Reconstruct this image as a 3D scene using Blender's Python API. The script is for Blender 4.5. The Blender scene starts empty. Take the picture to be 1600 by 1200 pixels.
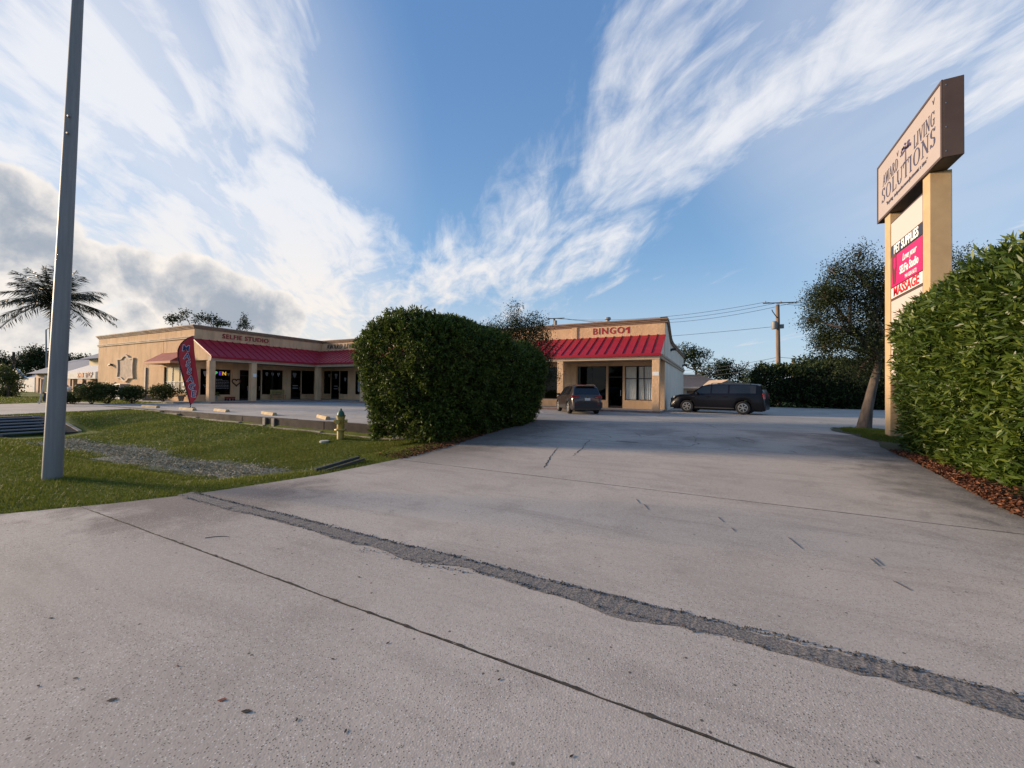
import bpy, bmesh, math, random
import numpy as np
from mathutils import Vector, Matrix

# ------------------------------------------------------------------ camera, sky, sun, exposure
scene = bpy.context.scene
R = math.radians
F_PX = 620.0
CAM = np.array([0.0, 0.0, 1.65])
YAW, PITCH, ROLL = R(27.1), R(0.74), R(0.65)
SUN_EL = R(11.5)
SUN_DIR = Vector((-math.cos(R(16)), -math.sin(R(16)), 0)) * math.cos(SUN_EL) + Vector((0, 0, math.sin(SUN_EL)))
SUN_STRENGTH = 4.6
SKY_STRENGTH = 0.15
EXPOSURE = 0.8

camd = bpy.data.cameras.new("camera")
camo = bpy.data.objects.new("camera", camd)
scene.collection.objects.link(camo)
CM = Matrix.Rotation(YAW, 4, 'Z') @ Matrix.Rotation(math.pi / 2 + PITCH, 4, 'X') @ Matrix.Rotation(ROLL, 4, 'Z')
camo.matrix_world = Matrix.Translation(Vector(CAM)) @ CM
camd.sensor_width = 36.0
camd.sensor_fit = 'HORIZONTAL'
camd.lens = F_PX / 1600.0 * 36.0
camd.clip_start = 0.05
camd.clip_end = 5000
scene.camera = camo
M3 = np.array(CM.to_3x3())

def ray(px, py):
    return M3 @ np.array([(px - 800) / F_PX, -(py - 600) / F_PX, -1.0])
def gz(px, py, z=0.0):
    d = ray(px, py); return CAM + (z - CAM[2]) / d[2] * d
def ax(px, py, x):
    d = ray(px, py); return CAM + x / d[0] * d
def ay(px, py, y):
    d = ray(px, py); return CAM + y / d[1] * d
def at(px, py, depth):
    return CAM + ray(px, py) * depth

class NT:
    """tiny node-tree helper"""
    def __init__(s, tree): s.t = tree; s.t.nodes.clear()
    def n(s, typ, ins=None, **props):
        nd = s.t.nodes.new(typ)
        for k, v in props.items(): setattr(nd, k, v)
        for k, v in (ins or {}).items():
            if hasattr(v, 'is_output'): s.t.links.new(v, nd.inputs[k])
            else: nd.inputs[k].default_value = v
        return nd
    def m(s, op, a, b=0.0, c=0.0, clamp=False):
        return s.n('ShaderNodeMath', {0: a, 1: b, 2: c}, operation=op, use_clamp=clamp).outputs[0]
    def smooth(s, v, a, b, lo=0.0, hi=1.0):
        return s.n('ShaderNodeMapRange', {0: v, 1: a, 2: b, 3: lo, 4: hi}, interpolation_type='SMOOTHSTEP').outputs[0]
    def mix(s, f, a, b, mode='MIX'):
        nd = s.n('ShaderNodeMix', data_type='RGBA', blend_type=mode)
        for i, v in ((0, f), (6, a), (7, b)):
            if hasattr(v, 'is_output'): s.t.links.new(v, nd.inputs[i])
            else: nd.inputs[i].default_value = v if i == 0 else (tuple(v) + (1.0,))[:4]
        return nd.outputs[2]
    def noise(s, vec, scale, detail=4, rough=.55, dist=0.0):
        return s.n('ShaderNodeTexNoise', {'Vector': vec, 'Scale': scale, 'Detail': detail, 'Roughness': rough, 'Distortion': dist}).outputs[0]

world = bpy.data.worlds.new("World")
scene.world = world
world.use_nodes = True
def build_sky():
    w = NT(world.node_tree)
    d = w.n('ShaderNodeTexCoord').outputs['Generated']
    sky = w.n('ShaderNodeTexSky', sky_type='NISHITA', sun_disc=False, sun_elevation=SUN_EL,
              sun_rotation=math.atan2(SUN_DIR.x, SUN_DIR.y), altitude=0, air_density=1.0, dust_density=0.3, ozone_density=3.0).outputs[0]
    sep = w.n('ShaderNodeSeparateXYZ', {0: d})
    x, y, z = sep.outputs
    zc = w.m('ADD', w.m('MAXIMUM', z, 0.0), 0.16)
    u = w.m('DIVIDE', x, zc); v = w.m('DIVIDE', y, zc)
    al = w.m('ADD', w.m('MULTIPLY', u, -.65), w.m('MULTIPLY', v, .76))
    ac = w.m('ADD', w.m('MULTIPLY', u, .76), w.m('MULTIPLY', v, .65))
    p1 = w.n('ShaderNodeCombineXYZ', {0: w.m('MULTIPLY', al, .55), 1: w.m('MULTIPLY', ac, 1.25), 2: 3.7}).outputs[0]
    n1 = w.noise(p1, 2.3, 10, .57, 1.0)
    p2 = w.n('ShaderNodeCombineXYZ', {0: w.m('MULTIPLY', al, .8), 1: w.m('MULTIPLY', ac, 1.5), 2: 9.1}).outputs[0]
    n2 = w.noise(p2, .55, 3, .5, .3)
    n3 = w.noise(p1, 8.0, 6, .62, .6)
    def lobe(px, py, r):
        dv = Vector(ray(px, py)).normalized()
        dot = w.n('ShaderNodeVectorMath', {0: d, 1: dv}, operation='DOT_PRODUCT').outputs['Value']
        return w.smooth(dot, math.cos(R(r)), 1.0)
    cov = w.m('MULTIPLY', w.m('SUBTRACT', n2, .5), .5)
    for (px, py, r, wt) in [(100, 150, 34, .15), (330, 330, 24, .14), (480, 80, 14, .10), (900, 330, 16, .17), (1040, 140, 15, .12),
                            (1300, 150, 20, .10), (1230, 190, 9, .07), (1420, 60, 12, .10), (1560, 120, 24, .06), (740, 420, 13, .14), (560, 430, 14, .16), (1010, 400, 7, .16),
                            (655, 190, 16, -.22), (1100, 460, 15, -.20), (1290, 340, 15, -.22), (760, 40, 12, -.10), (1180, 30, 8, -.08), (980, 520, 14, -.16)]:
        cov = w.m('ADD', cov, w.m('MULTIPLY', lobe(px, py, r), wt))
    val = w.m('ADD', w.m('ADD', w.m('ADD', w.m('MULTIPLY', w.m('SUBTRACT', n1, .5), 1.25), .5), w.m('MULTIPLY', w.m('SUBTRACT', n3, .5), .58)), cov)
    dens = w.m('MULTIPLY', w.smooth(val, .46, .96), .88)
    veil = w.m('MULTIPLY', w.m('MAXIMUM', w.m('MAXIMUM', lobe(20, 200, 38), lobe(380, 430, 22)), w.m('MULTIPLY', lobe(1560, 20, 26), .7)), w.smooth(w.noise(p2, 1.3, 4, .5, .4), .25, .7, .35, .62))
    dens = w.m('MAXIMUM', dens, veil)
    low = w.smooth(z, .02, .42)                      # 0 at the horizon, 1 higher up
    west = w.smooth(w.n('ShaderNodeVectorMath', {0: d, 1: SUN_DIR}, operation='DOT_PRODUCT').outputs['Value'], -.2, .95)
    ccol = w.mix(low, (4.1, 3.6, 3.05), (3.55, 3.55, 3.65))
    skyc = w.mix(.72, sky, w.mix(w.smooth(z, .1, .75), (.98, 1.72, 2.65), (.50, 1.08, 2.2)))
    hz = w.m('MULTIPLY', w.smooth(z, .0, .33, 1.0, 0.0), .62)
    hcol = w.mix(west, (2.4, 2.75, 3.05), (3.5, 3.1, 2.7))
    skyc = w.mix(hz, skyc, hcol)
    col = w.mix(dens, skyc, ccol)
    # grey cumulus banks low in the west
    n4 = w.noise(d, 9.0, 7, .58, .25)
    cum = None
    for (px, py, r, wt) in [(300, 455, 5.5, 1.0), (345, 490, 6.5, 1.0), (225, 425, 4.2, .8), (30, 350, 6, .85), (135, 425, 5, .8), (430, 500, 4.5, .8), (20, 470, 8, .7),
                            (-250, 430, 14, .9), (-700, 470, 16, .8), (205, 500, 3, .7)]:
        L = w.m('MULTIPLY', lobe(px, py, r), wt)
        cum = L if cum is None else w.m('MAXIMUM', cum, L)
    cval = w.m('ADD', w.m('MULTIPLY', cum, .62), w.m('MULTIPLY', w.m('MULTIPLY', w.m('SUBTRACT', n4, .5), 1.3), w.m('MULTIPLY', cum, 3.0, clamp=True)))
    cm = w.m('MULTIPLY', w.smooth(cval, .15, .30), .9)
    cshade = w.smooth(w.m('ADD', cval, w.m('MULTIPLY', w.m('SUBTRACT', w.noise(d, 16.0, 5, .6, .2), .5), .8)), .12, .75)
    ccum = w.mix(cshade, (3.9, 3.6, 3.3), (1.35, 1.55, 1.85))
    col = w.mix(cm, col, ccum)
    bg = w.n('ShaderNodeBackground', {'Color': col, 'Strength': SKY_STRENGTH})
    out = w.n('ShaderNodeOutputWorld', {'Surface': bg.outputs[0]})
build_sky()

sund = bpy.data.lights.new("sun", 'SUN')
sund.energy = SUN_STRENGTH
sund.angle = R(9.0)
sund.color = (1.0, .76, .52)
suno = bpy.data.objects.new("sun", sund)
scene.collection.objects.link(suno)
suno.rotation_mode = 'QUATERNION'
suno.rotation_quaternion = SUN_DIR.to_track_quat('Z', 'Y')
suno.location = (-60, -20, 40)
vs = scene.view_settings
vs.view_transform = 'Standard'; vs.look = 'None'; vs.gamma = 1.0; vs.exposure = EXPOSURE; vs.use_curve_mapping = False
scene.cycles.max_bounces = 6
scene.cycles.transparent_max_bounces = 12

# ------------------------------------------------------------------ helpers
COL = scene.collection
rng = np.random.default_rng(7)
random.seed(7)
def smst(a, b, v):
    t = np.clip((np.asarray(v, float) - a) / (b - a), 0, 1); return t * t * (3 - 2 * t)

class MB:
    def __init__(s): s.v = []; s.f = []
    def quad(s, a, b, c, d): n = len(s.v); s.v += [tuple(a), tuple(b), tuple(c), tuple(d)]; s.f.append((n, n+1, n+2, n+3)); return s
    def tri(s, a, b, c): n = len(s.v); s.v += [tuple(a), tuple(b), tuple(c)]; s.f.append((n, n+1, n+2)); return s
    def box(s, x0, x1, y0, y1, z0, z1):
        n = len(s.v)
        s.v += [(x, y, z) for z in (z0, z1) for y in (y0, y1) for x in (x0, x1)]
        s.f += [tuple(n + i for i in f) for f in ((0, 2, 3, 1), (4, 5, 7, 6), (0, 1, 5, 4), (2, 6, 7, 3), (0, 4, 6, 2), (1, 3, 7, 5))]
        return s
    def obox(s, c, ex, ey, ez):
        """oriented box: centre and three half-axis vectors"""
        n = len(s.v); c, ex, ey, ez = (np.array(q, float) for q in (c, ex, ey, ez))
        s.v += [tuple(c + i * ex + j * ey + k * ez) for k in (-1, 1) for j in (-1, 1) for i in (-1, 1)]
        s.f += [tuple(n + i for i in f) for f in ((0, 2, 3, 1), (4, 5, 7, 6), (0, 1, 5, 4), (2, 6, 7, 3), (0, 4, 6, 2), (1, 3, 7, 5))]
        return s
    def tube(s, pts, rad, k=8, cap=True):
        pts = [np.array(p, float) for p in pts]
        if not hasattr(rad, '__len__'): rad = [rad] * len(pts)
        n0 = len(s.v)
        for i, p in enumerate(pts):
            t = pts[min(i+1, len(pts)-1)] - pts[max(i-1, 0)]; t = t / (np.linalg.norm(t) + 1e-9)
            a = np.cross(t, (0, 0, 1.0)) if abs(t[2]) < .9 else np.cross(t, (1.0, 0, 0))
            a /= np.linalg.norm(a); b = np.cross(t, a)
            for j in range(k):
                an = 2 * math.pi * j / k
                s.v.append(tuple(p + rad[i] * (math.cos(an) * a + math.sin(an) * b)))
        for i in range(len(pts)-1):
            for j in range(k):
                a = n0 + i*k + j; b = n0 + i*k + (j+1) % k
                s.f.append((a, b, b + k, a + k))
        if cap:
            s.f.append(tuple(n0 + j for j in range(k))[::-1]); s.f.append(tuple(n0 + (len(pts)-1)*k + j for j in range(k)))
        return s
    def lathe(s, prof, c=(0, 0, 0), k=20, axis='z'):
        """prof: (radius, height) pairs about an axis"""
        n0 = len(s.v)
        for r, h in prof:
            for j in range(k):
                an = 2 * math.pi * j / k; a, b = r * math.cos(an), r * math.sin(an)
                p = {'z': (a, b, h), 'y': (a, h, b), 'x': (h, a, b)}[axis]
                s.v.append((c[0]+p[0], c[1]+p[1], c[2]+p[2]))
        for i in range(len(prof)-1):
            for j in range(k):
                a = n0 + i*k + j; b = n0 + i*k + (j+1) % k
                s.f.append((a, b, b + k, a + k))
        s.f.append(tuple(n0 + j for j in range(k))[::-1]); s.f.append(tuple(n0 + (len(prof)-1)*k + j for j in range(k)))
        return s
    def prism(s, poly, vec):
        """extrude a planar polygon (3-D points) along vec"""
        n0 = len(s.v); k = len(poly); vec = np.array(vec, float)
        s.v += [tuple(p) for p in poly] + [tuple(np.array(p, float) + vec) for p in poly]
        s.f.append(tuple(n0 + i for i in range(k))[::-1]); s.f.append(tuple(n0 + k + i for i in range(k)))
        for i in range(k):
            j = (i + 1) % k; s.f.append((n0 + i, n0 + j, n0 + k + j, n0 + k + i))
        return s
    def mesh(s, name, smooth=False, bevel=0):
        me = bpy.data.meshes.new(name); me.from_pydata(s.v, [], s.f)
        bm = bmesh.new(); bm.from_mesh(me)
        bmesh.ops.recalc_face_normals(bm, faces=bm.faces)
        if bevel:
            bmesh.ops.remove_doubles(bm, verts=bm.verts, dist=1e-5)
            bmesh.ops.bevel(bm, geom=list(bm.edges), offset=bevel, segments=2, affect='EDGES', profile=.5)
        bm.to_mesh(me); bm.free()
        if smooth:
            me.polygons.foreach_set('use_smooth', [True] * len(me.polygons))
            try: me.set_sharp_from_angle(angle=R(38))
            except Exception: pass
        me.update(); return me

def WM(o):
    m = o.matrix_basis.copy()
    return WM(o.parent) @ o.matrix_parent_inverse @ m if o.parent else m
def par(o, p):
    if p is not None:
        o.parent = p; o.matrix_parent_inverse = WM(p).inverted()
    return o
def tag(o, label=None, cat=None, group=None, kind=None):
    for k, v in (('label', label), ('category', cat), ('group', group), ('kind', kind)):
        if v: o[k] = v
    return o
def ob(name, src, m=None, parent=None, smooth=False, bevel=0, local=False, **t):
    me = src.mesh(name, smooth, bevel) if isinstance(src, MB) else src
    if m is not None and not me.materials: me.materials.append(m)
    o = bpy.data.objects.new(name, me); COL.objects.link(o)
    if parent is not None:
        if local: o.parent = parent
        else: par(o, parent)
    return tag(o, **t)
def thing(name, label, cat, loc=(0, 0, 0), rz=0.0, group=None):
    o = bpy.data.objects.new(name, None); COL.objects.link(o)
    o.empty_display_size = .3
    o.location = tuple(float(c) for c in loc); o.rotation_euler = (0, 0, rz)
    return tag(o, label, cat, group)
def npmesh(name, V, Fq, rnd=None):
    """fast mesh from numpy verts and (n,k) faces"""
    me = bpy.data.meshes.new(name); V = np.asarray(V, np.float32); Fq = np.asarray(Fq, np.int32)
    n, k = Fq.shape
    me.vertices.add(len(V)); me.vertices.foreach_set('co', V.ravel())
    me.loops.add(n * k); me.loops.foreach_set('vertex_index', Fq.ravel())
    me.polygons.add(n); me.polygons.foreach_set('loop_start', np.arange(0, n * k, k, dtype=np.int32))
    me.update(calc_edges=True)
    if rnd is not None:
        a = me.attributes.new('rnd', 'FLOAT', 'POINT'); a.data.foreach_set('value', np.asarray(rnd, np.float32))
    return me
def unit(a): return a / (np.linalg.norm(a, axis=-1, keepdims=True) + 1e-9)
def leaves(name, pos, dirs, length, width, m, parent=None, rnd=None, fold=.12, **t):
    n = len(pos); d = unit(dirs)
    up = unit(rng.normal(size=(n, 3)) * .8 + np.array([0, 0, 1.0]))
    s = unit(np.cross(d, up)); nn = np.cross(s, d)
    L = (length * rng.uniform(.65, 1.25, n))[:, None]; W = (width * rng.uniform(.75, 1.2, n))[:, None]
    V = np.stack([pos, pos + .45 * L * d + .5 * W * s + fold * W * nn, pos + L * d, pos + .45 * L * d - .5 * W * s + fold * W * nn], 1).reshape(-1, 3)
    if rnd is None: rnd = rng.random(n)
    me = npmesh(name, V, np.arange(4 * n).reshape(n, 4), np.repeat(rnd, 4))
    return ob(name, me, m, parent, **t)

# ------------------------------------------------------------------ materials
MATS = {}
def mat(name, col, rough=.8, col2=None, scale=6.0, detail=5, bump=0.0, bscale=40.0, metal=0.0, spec=.3, amt=.5, stretch=(1, 1, 1), coat=0.0, emit=0.0):
    if name in MATS: return MATS[name]
    m = bpy.data.materials.new(name); m.use_nodes = True; MATS[name] = m
    w = NT(m.node_tree)
    tc = w.n('ShaderNodeTexCoord').outputs['Object']
    vec = w.n('ShaderNodeMapping', {0: tc, 3: stretch}).outputs[0]
    c = tuple(col) + (1.0,)
    bs = w.n('ShaderNodeBsdfPrincipled', {'Base Color': c, 'Roughness': rough, 'Metallic': metal, 'Specular IOR Level': spec, 'Coat Weight': coat, 'Coat Roughness': .08})
    if col2 is not None:
        nz = w.noise(vec, scale, detail, .62, .2)
        w.t.links.new(w.mix(w.smooth(nz, .5 - amt * .5, .5 + amt * .5), col, col2), bs.inputs['Base Color'])
        w.t.links.new(w.smooth(nz, 0, 1, max(rough - .12, 0.02), min(rough + .12, 1)), bs.inputs['Roughness'])
    if bump:
        nb = w.noise(tc, bscale, 4, .6)
        w.t.links.new(w.n('ShaderNodeBump', {'Height': nb, 'Strength': bump, 'Distance': .02}).outputs[0], bs.inputs['Normal'])
    if emit:
        bs.inputs['Emission Color'].default_value = c; bs.inputs['Emission Strength'].default_value = emit
    w.n('ShaderNodeOutputMaterial', {0: bs.outputs[0]})
    return m
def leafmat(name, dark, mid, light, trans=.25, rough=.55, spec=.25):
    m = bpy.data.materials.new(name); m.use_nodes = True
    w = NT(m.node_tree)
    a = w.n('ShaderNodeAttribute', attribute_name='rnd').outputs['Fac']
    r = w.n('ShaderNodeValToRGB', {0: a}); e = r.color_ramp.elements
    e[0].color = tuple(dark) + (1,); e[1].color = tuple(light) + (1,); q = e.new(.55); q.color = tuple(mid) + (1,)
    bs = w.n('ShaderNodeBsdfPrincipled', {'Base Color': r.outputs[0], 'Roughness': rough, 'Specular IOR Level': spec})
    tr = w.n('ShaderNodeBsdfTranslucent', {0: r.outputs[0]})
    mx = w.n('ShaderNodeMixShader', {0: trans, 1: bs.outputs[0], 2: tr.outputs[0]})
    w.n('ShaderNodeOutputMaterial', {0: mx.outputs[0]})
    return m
def glassmat(name, tint=(.35, .38, .4), see=.8):
    m = bpy.data.materials.new(name); m.use_nodes = True
    w = NT(m.node_tree)
    fc = w.n('ShaderNodeLayerWeight', {0: .5}).outputs['Facing']
    fr = w.m('ADD', w.m('MULTIPLY', w.m('POWER', fc, 5.0), .7), .018)
    tr = w.n('ShaderNodeBsdfTransparent', {0: tint + (1,)})
    gl = w.n('ShaderNodeBsdfGlossy', {0: (.9, .92, .95, 1), 1: .03})
    mx = w.n('ShaderNodeMixShader', {0: fr, 1: tr.outputs[0], 2: gl.outputs[0]})
    w.n('ShaderNodeOutputMaterial', {0: mx.outputs[0]})
    return m
def concrete(name, base, base2, stain, speck=1.0, edge=True):
    m = bpy.data.materials.new(name); m.use_nodes = True
    w = NT(m.node_tree)
    tc = w.n('ShaderNodeTexCoord').outputs['Object']
    sep = w.n('ShaderNodeSeparateXYZ', {0: tc}); x, y = sep.outputs[0], sep.outputs[1]
    big = w.noise(tc, .35, 5, .6, .4); med = w.noise(tc, 1.7, 6, .65, .3); fine = w.noise(tc, 26, 5, .7)
    c = w.mix(w.smooth(big, .35, .68), base, base2)
    c = w.mix(w.m('MULTIPLY', w.smooth(med, .50, .72), .5), c, stain)
    str_ = w.n('ShaderNodeMapping', {0: tc, 2: (0, 0, R(-8)), 3: (.35, 2.2, 1)}).outputs[0]
    c = w.mix(w.m('MULTIPLY', w.smooth(w.noise(str_, 1.1, 6, .65, .5), .47, .70), .55), c, stain)
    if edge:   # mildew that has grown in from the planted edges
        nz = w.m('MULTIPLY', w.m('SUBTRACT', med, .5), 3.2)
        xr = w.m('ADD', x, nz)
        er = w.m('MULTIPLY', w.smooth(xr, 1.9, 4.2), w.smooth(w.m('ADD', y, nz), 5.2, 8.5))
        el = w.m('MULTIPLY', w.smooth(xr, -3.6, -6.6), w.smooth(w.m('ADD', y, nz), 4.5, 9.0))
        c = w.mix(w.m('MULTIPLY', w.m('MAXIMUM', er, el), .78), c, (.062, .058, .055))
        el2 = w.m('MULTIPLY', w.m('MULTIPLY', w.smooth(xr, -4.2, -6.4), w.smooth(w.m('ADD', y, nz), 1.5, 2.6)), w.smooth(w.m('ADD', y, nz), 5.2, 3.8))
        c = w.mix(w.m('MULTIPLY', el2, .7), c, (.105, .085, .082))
        tr = w.m('MULTIPLY', w.smooth(w.m('ADD', y, nz), 10.5, 14.0), w.smooth(big, .42, .62))
        c = w.mix(w.m('MULTIPLY', tr, .45), c, (.11, .105, .10))
    # exposed aggregate
    vo = w.n('ShaderNodeTexVoronoi', {'Vector': tc, 'Scale': 95.0, 'Randomness': 1.0})
    wn = w.n('ShaderNodeSeparateColor', {0: vo.outputs['Color']})
    inside = w.smooth(vo.outputs['Distance'], .42, .25)
    wear = w.smooth(w.noise(tc, .55, 4, .6), .30, .62, .45, 1.0)
    c = w.mix(w.m('MULTIPLY', w.m('MULTIPLY', w.m('GREATER_THAN', wn.outputs[0], .78), inside), w.m('MULTIPLY', wear, .75 * speck)), c, (.70, .67, .63))
    c = w.mix(w.m('MULTIPLY', w.m('MULTIPLY', w.m('LESS_THAN', wn.outputs[0], .26), inside), w.m('MULTIPLY', wear, .85 * speck)), c, (.05, .047, .045))
    vo2 = w.n('ShaderNodeTexVoronoi', {'Vector': tc, 'Scale': 17.0})
    w2 = w.n('ShaderNodeSeparateColor', {0: vo2.outputs['Color']})
    c = w.mix(w.m('MULTIPLY', w.m('MULTIPLY', w.m('GREATER_THAN', w2.outputs[1], .955), w.smooth(vo2.outputs['Distance'], .22, .12)), .8 * speck), c, (.045, .042, .04))
    c = w.mix(w.m('MULTIPLY', w.smooth(fine, .35, .7), .28), c, w.mix(1.0, c, (.55, .54, .53), 'MULTIPLY'))
    # meandering hairline cracks
    vc = w.n('ShaderNodeVectorMath', {0: tc, 1: w.n('ShaderNodeVectorMath', {0: w.n('ShaderNodeTexNoise', {'Vector': tc, 'Scale': .8, 'Detail': 5}).outputs[1], 3: 1.4}, operation='SCALE').outputs[0]}, operation='ADD').outputs[0]
    ck = w.n('ShaderNodeTexVoronoi', {'Vector': vc, 'Scale': .16}, feature='DISTANCE_TO_EDGE').outputs['Distance']
    ckm = w.m('MULTIPLY', w.smooth(ck, .0025, .0010), w.m('MULTIPLY', w.smooth(w.noise(tc, .5, 2), .46, .56), w.smooth(y, 9.0, 13.0)))
    c = w.mix(w.m('MULTIPLY', ckm, .8), c, (.04, .038, .035))
    h = w.m('ADD', w.m('MULTIPLY', fine, .5), w.m('MULTIPLY', vo.outputs['Distance'], -.5))
    bp = w.n('ShaderNodeBump', {'Height': h, 'Strength': .32, 'Distance': .005})
    bs = w.n('ShaderNodeBsdfPrincipled', {'Base Color': c, 'Roughness': .88, 'Specular IOR Level': .25, 'Normal': bp.outputs[0]})
    w.n('ShaderNodeOutputMaterial', {0: bs.outputs[0]})
    return m
m_drive = concrete('drive_concrete', (.47, .415, .362), (.39, .345, .302), (.30, .262, .23))
m_lot = concrete('lot_concrete', (.43, .395, .355), (.35, .32, .29), (.24, .215, .19), speck=.25, edge=False)
m_asphalt = mat('old_asphalt', (.115, .105, .098), .95, (.26, .235, .215), 70, 6, bump=.25, bscale=60, amt=.22, spec=.1)
m_joint = mat('joint_dirt', (.035, .03, .026), .95, (.07, .06, .05), 20)
m_soil = mat('soil', (.07, .055, .035), .95, (.05, .065, .02), 3.0, bump=.6, bscale=30)
m_mulch = leafmat('mulch_bits', (.04, .015, .010), (.11, .042, .024), (.22, .105, .06), .0, .9, .1)
m_grassb = leafmat('grass_blade', (.055, .080, .012), (.125, .150, .018), (.25, .25, .05), .3, .6, .2)
m_white_paint = mat('white_line_paint', (.62, .62, .6), .7, (.42, .41, .4), 9, amt=.4)
m_blue_paint = mat('blue_line_paint', (.06, .22, .46), .7, (.22, .32, .42), 7, amt=.5)
def stucco(name, c1, c2, c3):
    m = bpy.data.materials.new(name); m.use_nodes = True
    w = NT(m.node_tree)
    tc = w.n('ShaderNodeTexCoord').outputs['Object']
    st = w.n('ShaderNodeMapping', {0: tc, 3: (1, 1, .22)}).outputs[0]
    a = w.noise(tc, .7, 5, .6, .3); b = w.noise(st, 1.8, 5, .65, .2); f = w.noise(tc, 7, 6, .7)
    c = w.mix(w.smooth(a, .35, .65), c1, c2)
    c = w.mix(w.m('MULTIPLY', w.smooth(b, .46, .70), .62), c, c3)
    bp = w.n('ShaderNodeBump', {'Height': f, 'Strength': .5, 'Distance': .06})
    bp2 = w.n('ShaderNodeBump', {'Height': w.noise(tc, 45, 3, .6), 'Strength': .35, 'Distance': .01, 'Normal': bp.outputs[0]})
    bs = w.n('ShaderNodeBsdfPrincipled', {'Base Color': c, 'Roughness': .9, 'Specular IOR Level': .2, 'Normal': bp2.outputs[0]})
    w.n('ShaderNodeOutputMaterial', {0: bs.outputs[0]})
    return m
m_stucco = stucco('peach_stucco', (.70, .465, .275), (.62, .405, .235), (.43, .285, .17))
m_stucco_grey = stucco('greige_stucco', (.82, .71, .58), (.76, .65, .53), (.58, .49, .40))
m_trim = mat('trim_brown', (.30, .20, .14), .8, (.22, .15, .105), 3, bump=.2)
m_trim_lt = mat('trim_tan', (.52, .40, .28), .8, (.42, .32, .23), 3, bump=.2)
m_red = mat('red_metal', (.36, .012, .030), .5, (.29, .010, .025), 1.2, spec=.25)
m_maroon = mat('maroon_canvas', (.26, .045, .045), .8, (.20, .035, .038), 2, bump=.15)
m_bronze = mat('bronze_frame', (.022, .017, .015), .4, spec=.5)
m_glass = glassmat('shop_glass', (.12, .125, .13))
m_glass_clear = glassmat('clear_glass', (.95, .96, .95))
m_int = mat('interior_dark', (.045, .036, .032), .9, (.02, .017, .016), 1.5)
m_red_letter = mat('red_letter', (.33, .022, .03), .55)
m_black_letter = mat('black_letter', (.02, .02, .022), .5)
m_white = mat('white_vinyl', (.75, .75, .73), .6)
m_conc_wall = mat('stained_block', (.055, .040, .034), .92, (.022, .018, .016), 1.6, 7, bump=.5, bscale=22, amt=.5)
m_conc_light = mat('pale_concrete', (.33, .29, .24), .9, (.20, .17, .14), 3, bump=.4)
m_stop = mat('wheel_stop_paint', (.50, .36, .17), .85, (.34, .27, .19), 5, bump=.3)
m_galv = mat('pole_grey', (.23, .23, .23), .6, (.19, .19, .195), 4, metal=.1, stretch=(6, 6, .3), spec=.4)
m_dark_metal = mat('dark_metal', (.03, .03, .032), .5)
m_bark = mat('bark', (.16, .125, .10), .95, (.08, .062, .05), 9, bump=.8, bscale=25, stretch=(1, 1, .25))
m_bark_d = mat('bark_dark', (.055, .045, .036), .95, (.03, .025, .02), 6, bump=.5)
m_wood = mat('weathered_pole', (.21, .15, .11), .9, (.12, .09, .07), 8, stretch=(1, 1, .1))

# ------------------------------------------------------------------ ground and paving
LOT = .24
def zdrive(y): return .24 * smst(5, 17, y)
LEDGE = [(-40, -22.0), (-16.0, -6.0), (-10.5, -1.2), (-8.9, .3), (-8.05, 1.5), (-7.45, 2.4), (-7.0, 3.3), (-6.6, 5.0), (-6.45, 7.2), (-6.55, 9.0), (-6.8, 11.0), (-7.1, 14.0), (-7.3, 17.0)]
REDGE = [(9.0, -6.0), (6.2, 1.0), (4.6, 4.0), (3.75, 6.5), (3.6, 7.7), (3.9, 11.6), (4.25, 14.6), (4.2, 17.0)]
_ly = [p[1] for p in LEDGE]; _lx = [p[0] for p in LEDGE]; _ry = [p[1] for p in REDGE]; _rx = [p[0] for p in REDGE]
def xl(y): return np.interp(y, _ly, _lx)
def xr(y): return np.interp(y, _ry, _rx)
def height(x, y):
    x = np.asarray(x, float); y = np.asarray(y, float)
    foot = np.interp(x, [-36, -25, -18, -13, -8], [.15, .0, -.14, -.24, -.15])
    base = zdrive(y) - .03 + 0 * x
    lvl2 = np.interp(y, [2, 11], [.0, .19])
    kl = smst(-22, -30, x); level = base * (1 - kl) + lvl2 * kl
    bottom = -.52
    prof = np.where(y < 5.1, -.02 + (bottom + .02) * smst(2.9, 5.1, y), bottom + (foot - bottom) * smst(6.0, 10.9, y))
    prof = prof + .03 * np.sin(x * 1.7 + y) * np.sin(y * 1.3 - x * .6) * smst(3.4, 4.4, y)
    kx = smst(-28.0, -24.6, x) * (1 - smst(-9.4, -7.1, x + .25 * np.sin(y * 2)))
    inl = (x < -6.4) & (y < 11.0)
    h = np.where(inl, level * (1 - kx) + prof * kx, base)
    # under paved areas keep the soil below the slabs
    lot = ((y > 11.0) & (x < -10.4)) | (y > 17.3)
    h = np.where(lot, LOT - .07, h)
    grassL = (x < -45.2) & (y < 17.0) | (x < -38.7) & (y > 12.6) & (y < 17.0)
    h = np.where(grassL, LOT - .02, h)
    drive2 = (x < -31.3) & (x > -44.7) & (y < 11)
    h = np.where(drive2, h - .05, h)
    pav = (x > xl(y) + .25) & (x < xr(y) - .25) & (y < 17.4)
    h = np.where(pav, h - .10, h)
    cul = (x > -28.9) & (x < -25.1) & (y > 4.25) & (y < 6.95)
    h = np.where(cul, -.85, h)
    street = (y < 1.0) & (x > xl(y) + .2)
    h = np.where(street, -.10, h)
    return h
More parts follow.
